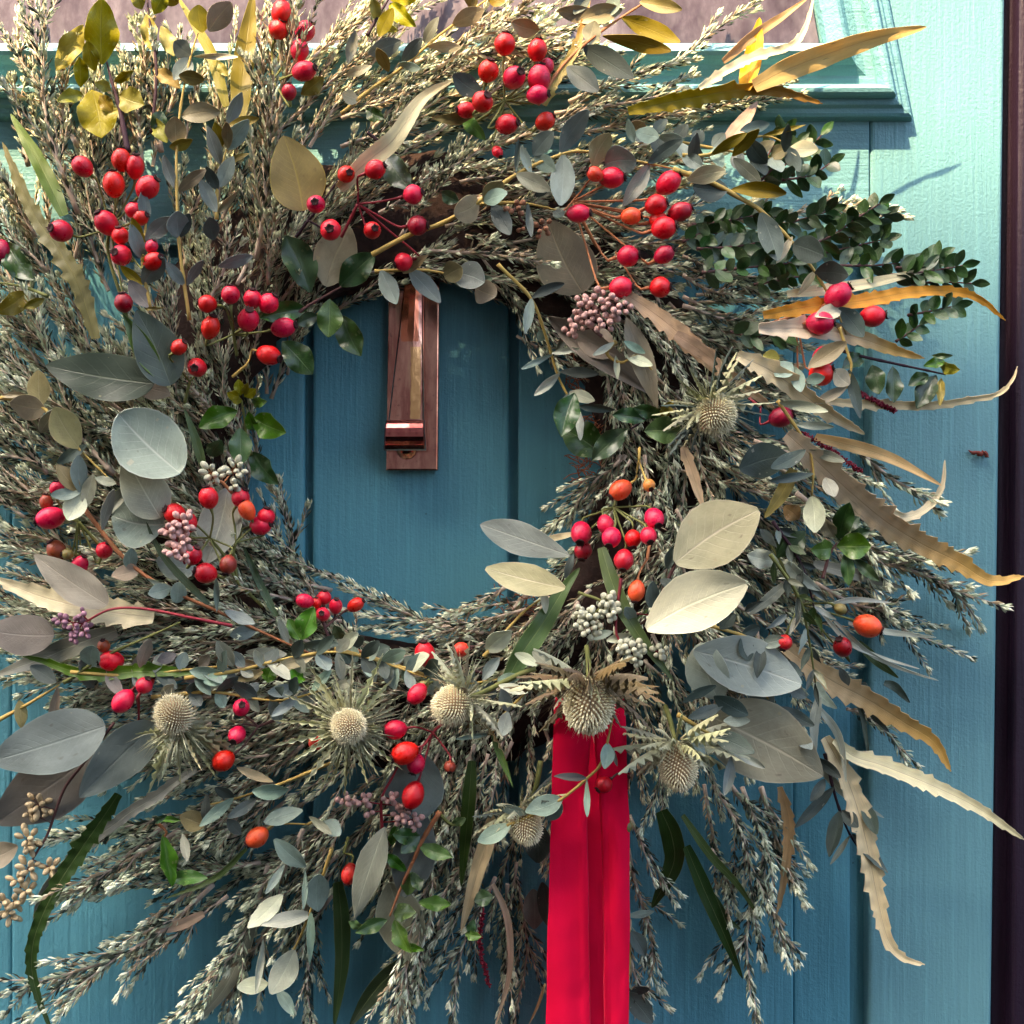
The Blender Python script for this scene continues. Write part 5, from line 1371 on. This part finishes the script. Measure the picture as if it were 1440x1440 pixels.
hips('D', [(885, 830), (950, 910), (1000, 1010), (1110, 1120)], [(880, 660, 43, 100, .1), (738, 728, 46, 150, .3), (800, 765, 33, 90, .1, 'r', -.008), (815, 905, 38, 60, .2), (868, 978, 46, 165, .2), (962, 942, 38, 260, .2, 'b')], .036, 'rose hips among the pale blue leaves', 'stem_g')
hips('D', [(995, 850), (985, 900), (1000, 1000)], [(1015, 660, 39, 60, .1), (1042, 712, 37, 110, .2, 'o'), (1122, 742, 41, 80, .1), (1100, 776, 45, 10, .2)], .036, 'four rose hips beside the gap', 'stem_g')
hips('D', [(1370, 1210), (1400, 1280)], [(1285, 1095, 31, 170, .1), (1335, 1105, 22, 90, .1), (1367, 1082, 31, 85, .1), (1416, 1118, 30, 80, .3), (1363, 1152, 32, 100, .8), (1500, 1112, 31, 30, .1)], .030, 'small rose hips on the lower inner rim', 'stem_b')
hips('D', [(560, 1330), (640, 1310)], [(470, 1348, 45, 180, .1), (438, 1286, 27, 90, .3, 'b'), (610, 1432, 41, 30, .1)], .018, None)
hips('E', [(470, 1370), (600, 1400)], [(352, 1320, 45, 95, .1), (505, 1300, 34, 190, .3, 'o')], .030, 'two rose hips below the gap', 'stem_b')
hips('E', [(1256, 500), (1258, 450)], [(1178, 627, 42, 215, .1, 'o'), (1298, 607, 29, -70, .5, 'y')], .030, 'orange and amber hips on a forked stalk', 'stem_y')
hips('E', [(1150, 700), (1180, 600)], [(1012, 808, 45, 260, .45), (1115, 773, 39, 280, .3), (1140, 827, 43, 250, .4), (1230, 832, 37, 270, .2), (1295, 820, 38, 280, .5), (1320, 745, 43, 290, .5), (1192, 922, 43, 260, .3), (1020, 882, 38, 260, .2, 'd', -.010)], .038, 'rose hip bunch facing down at the right')
hips('E', [(1290, 920), (1300, 860)], [(1245, 1053, 39, 260, .1, 'o')], .036, None, 'stem_o')
hips('F', [(330, 280), (280, 240)], [(415, 320, 46, 20, .1, 'd')], .020, None, 'stem_r')
hips('F', [(500, 1110), (430, 960), (350, 820)], [(780, 1200, 49, 340, .1, 'o'), (430, 1270, 32, 250, .2, 'o'), (675, 1290, 41, 120, .3, 'd'), (665, 1130, 26, 330, .1, 'g')], .030, 'hips on long green stalks at the right', 'stem_g')
hips('G', [(585, 180), (600, 190)], [(520, 78, 45, 230, .1), (608, 12, 37, 60, .1)], .030, None, 'stem_r')
hips('G', [(1090, 185), (1180, 150)], [(1018, 105, 39, 60, .6), (1000, 220, 38, 250, .6), (943, 330, 44, 215, .1)], .028, 'three rose hips between the lower left thistles', 'stem_b')
hips('G', [(1380, 200), (1430, 150)], [(1333, 252, 32, 260, .4, 'o')], .026, None)
hips('G', [(1300, 598), (1330, 580)], [(1085, 652, 44, 215, .1, 'o')], .024, 'orange hip on a stalk at the lower left', 'stem_y')
hips('H', [(385, 210), (430, 170), (480, 120)], [(228, 198, 43, 185, .1), (268, 297, 48, 200, .2), (315, 343, 39, 250, .2), (303, 475, 48, 250, .1), (458, 355, 26, 270, .4, 'b')], .032, 'rose hips on red stalks under the middle thistle', 'stem_r')
hips('H', [(340, 15), (380, 10)], [(320, 47, 40, 230, .1), (345, 12, 22, 200, .1, 'g')], .034, None)
hips('H', [(10, 720), (30, 650)], [(35, 807, 37, 260, .2, 'o')], .020, None)
hips('H', [(1195, 382), (1215, 400)], [(1108, 430, 37, 215, .2)], .030, 'single rose hip in front of the red ribbon', 'stem_b')
hips('H', [(1205, 450), (1212, 380)], [(1205, 605, 24, 265, .1, 'g')], .026, None, 'stem_r')
hips('A', [(60, 1100), (90, 1200)], [(5, 1060, 42, 270, .1, 'd')], .020, None)

# ---- thistles
def thistle(t, x, y, rx, rl, ang, fr, nbr, blen, codes, label, skip=None, stem=None, off=.040, brang=(20, 95)):
    """head centre, half width, half length, direction of the cone's tip, how far it faces the viewer, bracts"""
    px, py = T(t, x, y)
    h = Hh(px, py) + off
    c = P(px, py, h)
    ax = Vector((math.cos(R(ang)) * (1 - fr), -fr - .05, math.sin(R(ang)) * (1 - fr))).normalized()
    a = ax.cross(Vector((.11, .9, .2))).normalized(); b = ax.cross(a)
    wr, wl = rx / 3.0 * PX * .86, rl / 3.0 * PX * .86
    base = c - ax * wl * .85
    # stalk is the part's own mesh
    mb = MB()
    if stem:
        pts = [P(*T(t, sx, sy), Hh(*T(t, sx, sy)) + off - .016) for sx, sy in stem]
        cur = smooth([base] + pts, 12)
    else:
        cur = smooth([base, base - ax * .012 + Vector((0, .01, 0)), base - ax * .02 + Vector((0, .03, 0))], 8)
    tube(mb, cur, .0018, 8)
    root = build('thistle', mb, [MATS['stem_g']], wreath, cur[0])
    root['label'] = label
    # head: core and blunt spikes in spirals
    mb = MB(); V, F = [], []
    nr, ns = 10, 16
    for i in range(nr + 1):
        th = math.pi * i / nr
        for j in range(ns):
            ph = 2 * math.pi * j / ns
            V.append(c + (a * math.cos(ph) + b * math.sin(ph)) * wr * .86 * math.sin(th) + ax * wl * .9 * math.cos(th))
    for i in range(nr):
        for j in range(ns): F.append((i * ns + j, i * ns + (j + 1) % ns, (i + 1) * ns + (j + 1) % ns, (i + 1) * ns + j))
    mb.add(V, F, mi=0)
    N = 480
    for q in range(N):
        z = 1 - 1.82 * (q + .5) / N
        r = math.sqrt(max(0, 1 - z * z)); ph = q * 2.39996
        n = (a * math.cos(ph) + b * math.sin(ph)) * r
        p = c + n * wr * .84 + ax * wl * .88 * z
        d = (n * (1 / wr) + ax * z / wl).normalized()
        d = (d + ax * .35).normalized()
        L = wr * U(.16, .30); w = wr * .048
        s = d.cross(ax if abs(d.dot(ax)) < .95 else a).normalized(); u = d.cross(s)
        V = []
        for k, ww in ((0, .55), (.62, 1.0), (.9, .75)):
            for m in range(5):
                V.append(p + d * L * k + (s * math.cos(m * 1.2566) + u * math.sin(m * 1.2566)) * w * ww)
        V.append(p + d * L * 1.06)
        F = []
        for k in range(2):
            for m in range(5): F.append((k * 5 + m, k * 5 + (m + 1) % 5, (k + 1) * 5 + (m + 1) % 5, (k + 1) * 5 + m))
        for m in range(5): F.append((10 + m, 10 + (m + 1) % 5, 15))
        mb.add(V, F, mi=1)
        if True:
            e = p + d * L * U(.6, 1.2)
            mb.add([p + d * L * .5 + s * w * .3, p + d * L * .5 - s * w * .3, e + d * L * U(.6, 1.3) + Vector((U(-1, 1), U(-1, 1), U(-1, 1))) * w * 1.6], [(0, 1, 2)], mi=1)
    build('head', mb, [MATS['thistle_base'], MATS['thistle_tip']], root, c)
    # fine dry spines behind the head
    mb = MB()
    for q in range(150):
        ph = U(0, 6.283); out = a * math.cos(ph) + b * math.sin(ph)
        te = R(brang[1] + U(-40, 26)); d = ax * math.cos(te) + out * math.sin(te)
        L = blen / 3.0 * PX * U(.35, .95)
        p0 = base + out * wr * U(.3, .7)
        if (p0 + d * L).y > -.008: continue
        mid = p0 + d * L * .5 + ax * L * U(-.04, .12) + b * L * U(-.05, .05)
        e = p0 + d * L
        s = d.cross(ax).normalized() * L * U(.006, .016)
        z_ = s.cross(d).normalized() * L * .01
        mb.add([p0 - s * .6, p0 + s * .6, mid + s, mid - s, e, mid + z_], [(0, 1, 2, 5), (3, 0, 5), (3, 5, 4), (5, 2, 4), (0, 3, 2, 1), (3, 4, 2)])
    tag(build('spines', mb, [MATS['Z' if codes.count('Z') > 1 else 'z']], root, base), kind='stuff')
    # collar of spiny bracts
    for ring_, (n, f0, f1) in enumerate(((int(nbr * 1.25), 1.0, brang[1]), (nbr, .62, brang[1] - 30), (nbr, .85, brang[1] + 20))):
        for q in range(n):
            ph = 2 * math.pi * (q + U(-.3, .3)) / n
            out = a * math.cos(ph) + b * math.sin(ph)
            te = R(f1 + U(-14, 14))
            d = ax * math.cos(te) + out * math.sin(te)
            L = blen / 3.0 * PX * f0 * U(.85, 1.3)
            p0 = base + out * wr * .45 - ax * .001 * ring_
            if (p0 + d * L).y > -.010: continue
            x_ = d; z_ = (ax - x_ * ax.dot(x_)); z_ = z_.normalized(); y_ = z_.cross(x_)
            wd = L * U(.13, .21)
            Mx = Matrix(((x_.x * L, y_.x * wd, z_.x * L, p0.x), (x_.y * L, y_.y * wd, z_.y * L, p0.y), (x_.z * L, y_.z * wd, z_.z * L, p0.z), (0, 0, 0, 1)))
            place('bract', leaf_mesh('bract', rng.choice(codes), rng.randrange(6)), root, Mx)
thistle('F', 140, 310, 88, 78, -60, .45, 15, 190, 'zzzd', 'thistle at the right, below the glossy leaves', off=.042, brang=(20, 78))
thistle('H', 1045, 90, 108, 125, -92, .30, 17, 240, 'zZZZ', 'largest thistle, hanging over the top of the red ribbon', off=.050, brang=(20, 70))
thistle('H', 470, 95, 84, 88, 205, .30, 12, 190, 'zzZ', 'thistle tilted left, second left of the ribbon', off=.044, stem=[(600, 40), (740, -30), (820, -60)], brang=(20, 95))
thistle('H', 30, 185, 74, 74, 80, .85, 16, 215, 'zzz', 'thistle facing the viewer like a star', off=.044, brang=(20, 88))
thistle('H', 1420, 345, 84, 118, -85, .30, 14, 210, 'zzz', 'thistle right of the red ribbon', off=.044, brang=(20, 75))
thistle('H', 775, 600, 74, 90, -70, .25, 11, 150, 'zzd', 'small thistle low down just left of the ribbon', off=.030, stem=[(800, 500), (830, 400), (840, 330)], brang=(20, 85))
thistle('G', 735, 135, 80, 88, 100, .35, 12, 190, 'zcz', 'pale ragged thistle at the lower left', off=.034, brang=(20, 130))

# ------------------------------------------------------------------ the ribbon
def ribbon():
    root = tag(empty('velvet_ribbon', P(828, 990, .06)), 'red velvet ribbon hanging in two tails from the wreath', 'ribbon')
    def tail(name, edges, hs, bulge, n=60, label=None, turn=0):
        q0 = U(0, 6)
        """edges: list of (y, left x, right x); hs: height at the start and end"""
        rows, uvs = [], []
        for i in range(n):
            u = i / (n - 1)
            y = edges[0][0] + (edges[-1][0] - edges[0][0]) * u
            for (y0, l0, r0), (y1, l1, r1) in zip(edges, edges[1:]):
                if y0 <= y <= y1 + .01:
                    t = (y - y0) / (y1 - y0); l, r = l0 + (l1 - l0) * t, r0 + (r1 - r0) * t
                    break
            h = hs[0] + (hs[1] - hs[0]) * u
            l += 1.3 * mnoise.noise(Vector((u * 9, q0, 0))); r += 1.3 * mnoise.noise(Vector((u * 9, q0, 5)))
            row, ur = [], []
            for j in range(9):
                s = j / 8
                hh = h + bulge[0] * math.sin(math.pi * s) + bulge[1] * (s - .5) + bulge[2] * max(0, (s - .8) / .2) ** 2 + bulge[3] * max(0, (.2 - s) / .2) ** 2 + .0035 * mnoise.noise(Vector((u * 5 + q0, s * 1.6, q0))) + .0010 * mnoise.noise(Vector((u * 22 + q0, s * 3, 2)))
                row.append(P(l + (r - l) * s, y, hh)); ur.append((u, s))
            # the edge beside the fold turns back towards the door
            if turn > 0:
                for q, dq in ((.5, .004), (.9, .014), (1.2, .028)): row.append(P(r + q, y, hh - dq)); ur.append((u, 1.0))
            if turn < 0:
                h0 = (Vector(row[0]).y) * -1
                row[:0] = [P(l - q, y, h0 - dq) for q, dq in ((1.2, .028), (.9, .014), (.5, .004))]; ur[:0] = [(u, 0.0)] * 3
            rows.append(row); uvs.append(ur)
        mb = MB(); grid_leaf(mb, rows, uvs, -.0012)
        o = build(name, mb, [MATS['velvet']], root, rows[0][4])
        if label: o['label'] = label
    tail('tail', [(978, 784, 828), (1000, 780, 828), (1150, 776, 822), (1250, 772, 824), (1440, 768, 827), (1640, 764, 830)], (.086, .066), (.0022, -.003, .004, -.001), label='left tail of the red ribbon', turn=1)
    tail('tail', [(978, 836, 875), (1000, 836, 877), (1070, 841, 880), (1150, 848, 883), (1250, 851, 884), (1440, 853, 883), (1640, 854, 884)], (.084, .064), (.0018, .003, -.002, .0035), label='right tail of the red ribbon', turn=-1)
    tail('inner_fold', [(978, 812, 858), (1150, 812, 860), (1440, 814, 862), (1640, 814, 862)], (.048, .016), (-.002, .0, 0, 0), label='shaded fold between the tails')
ribbon()
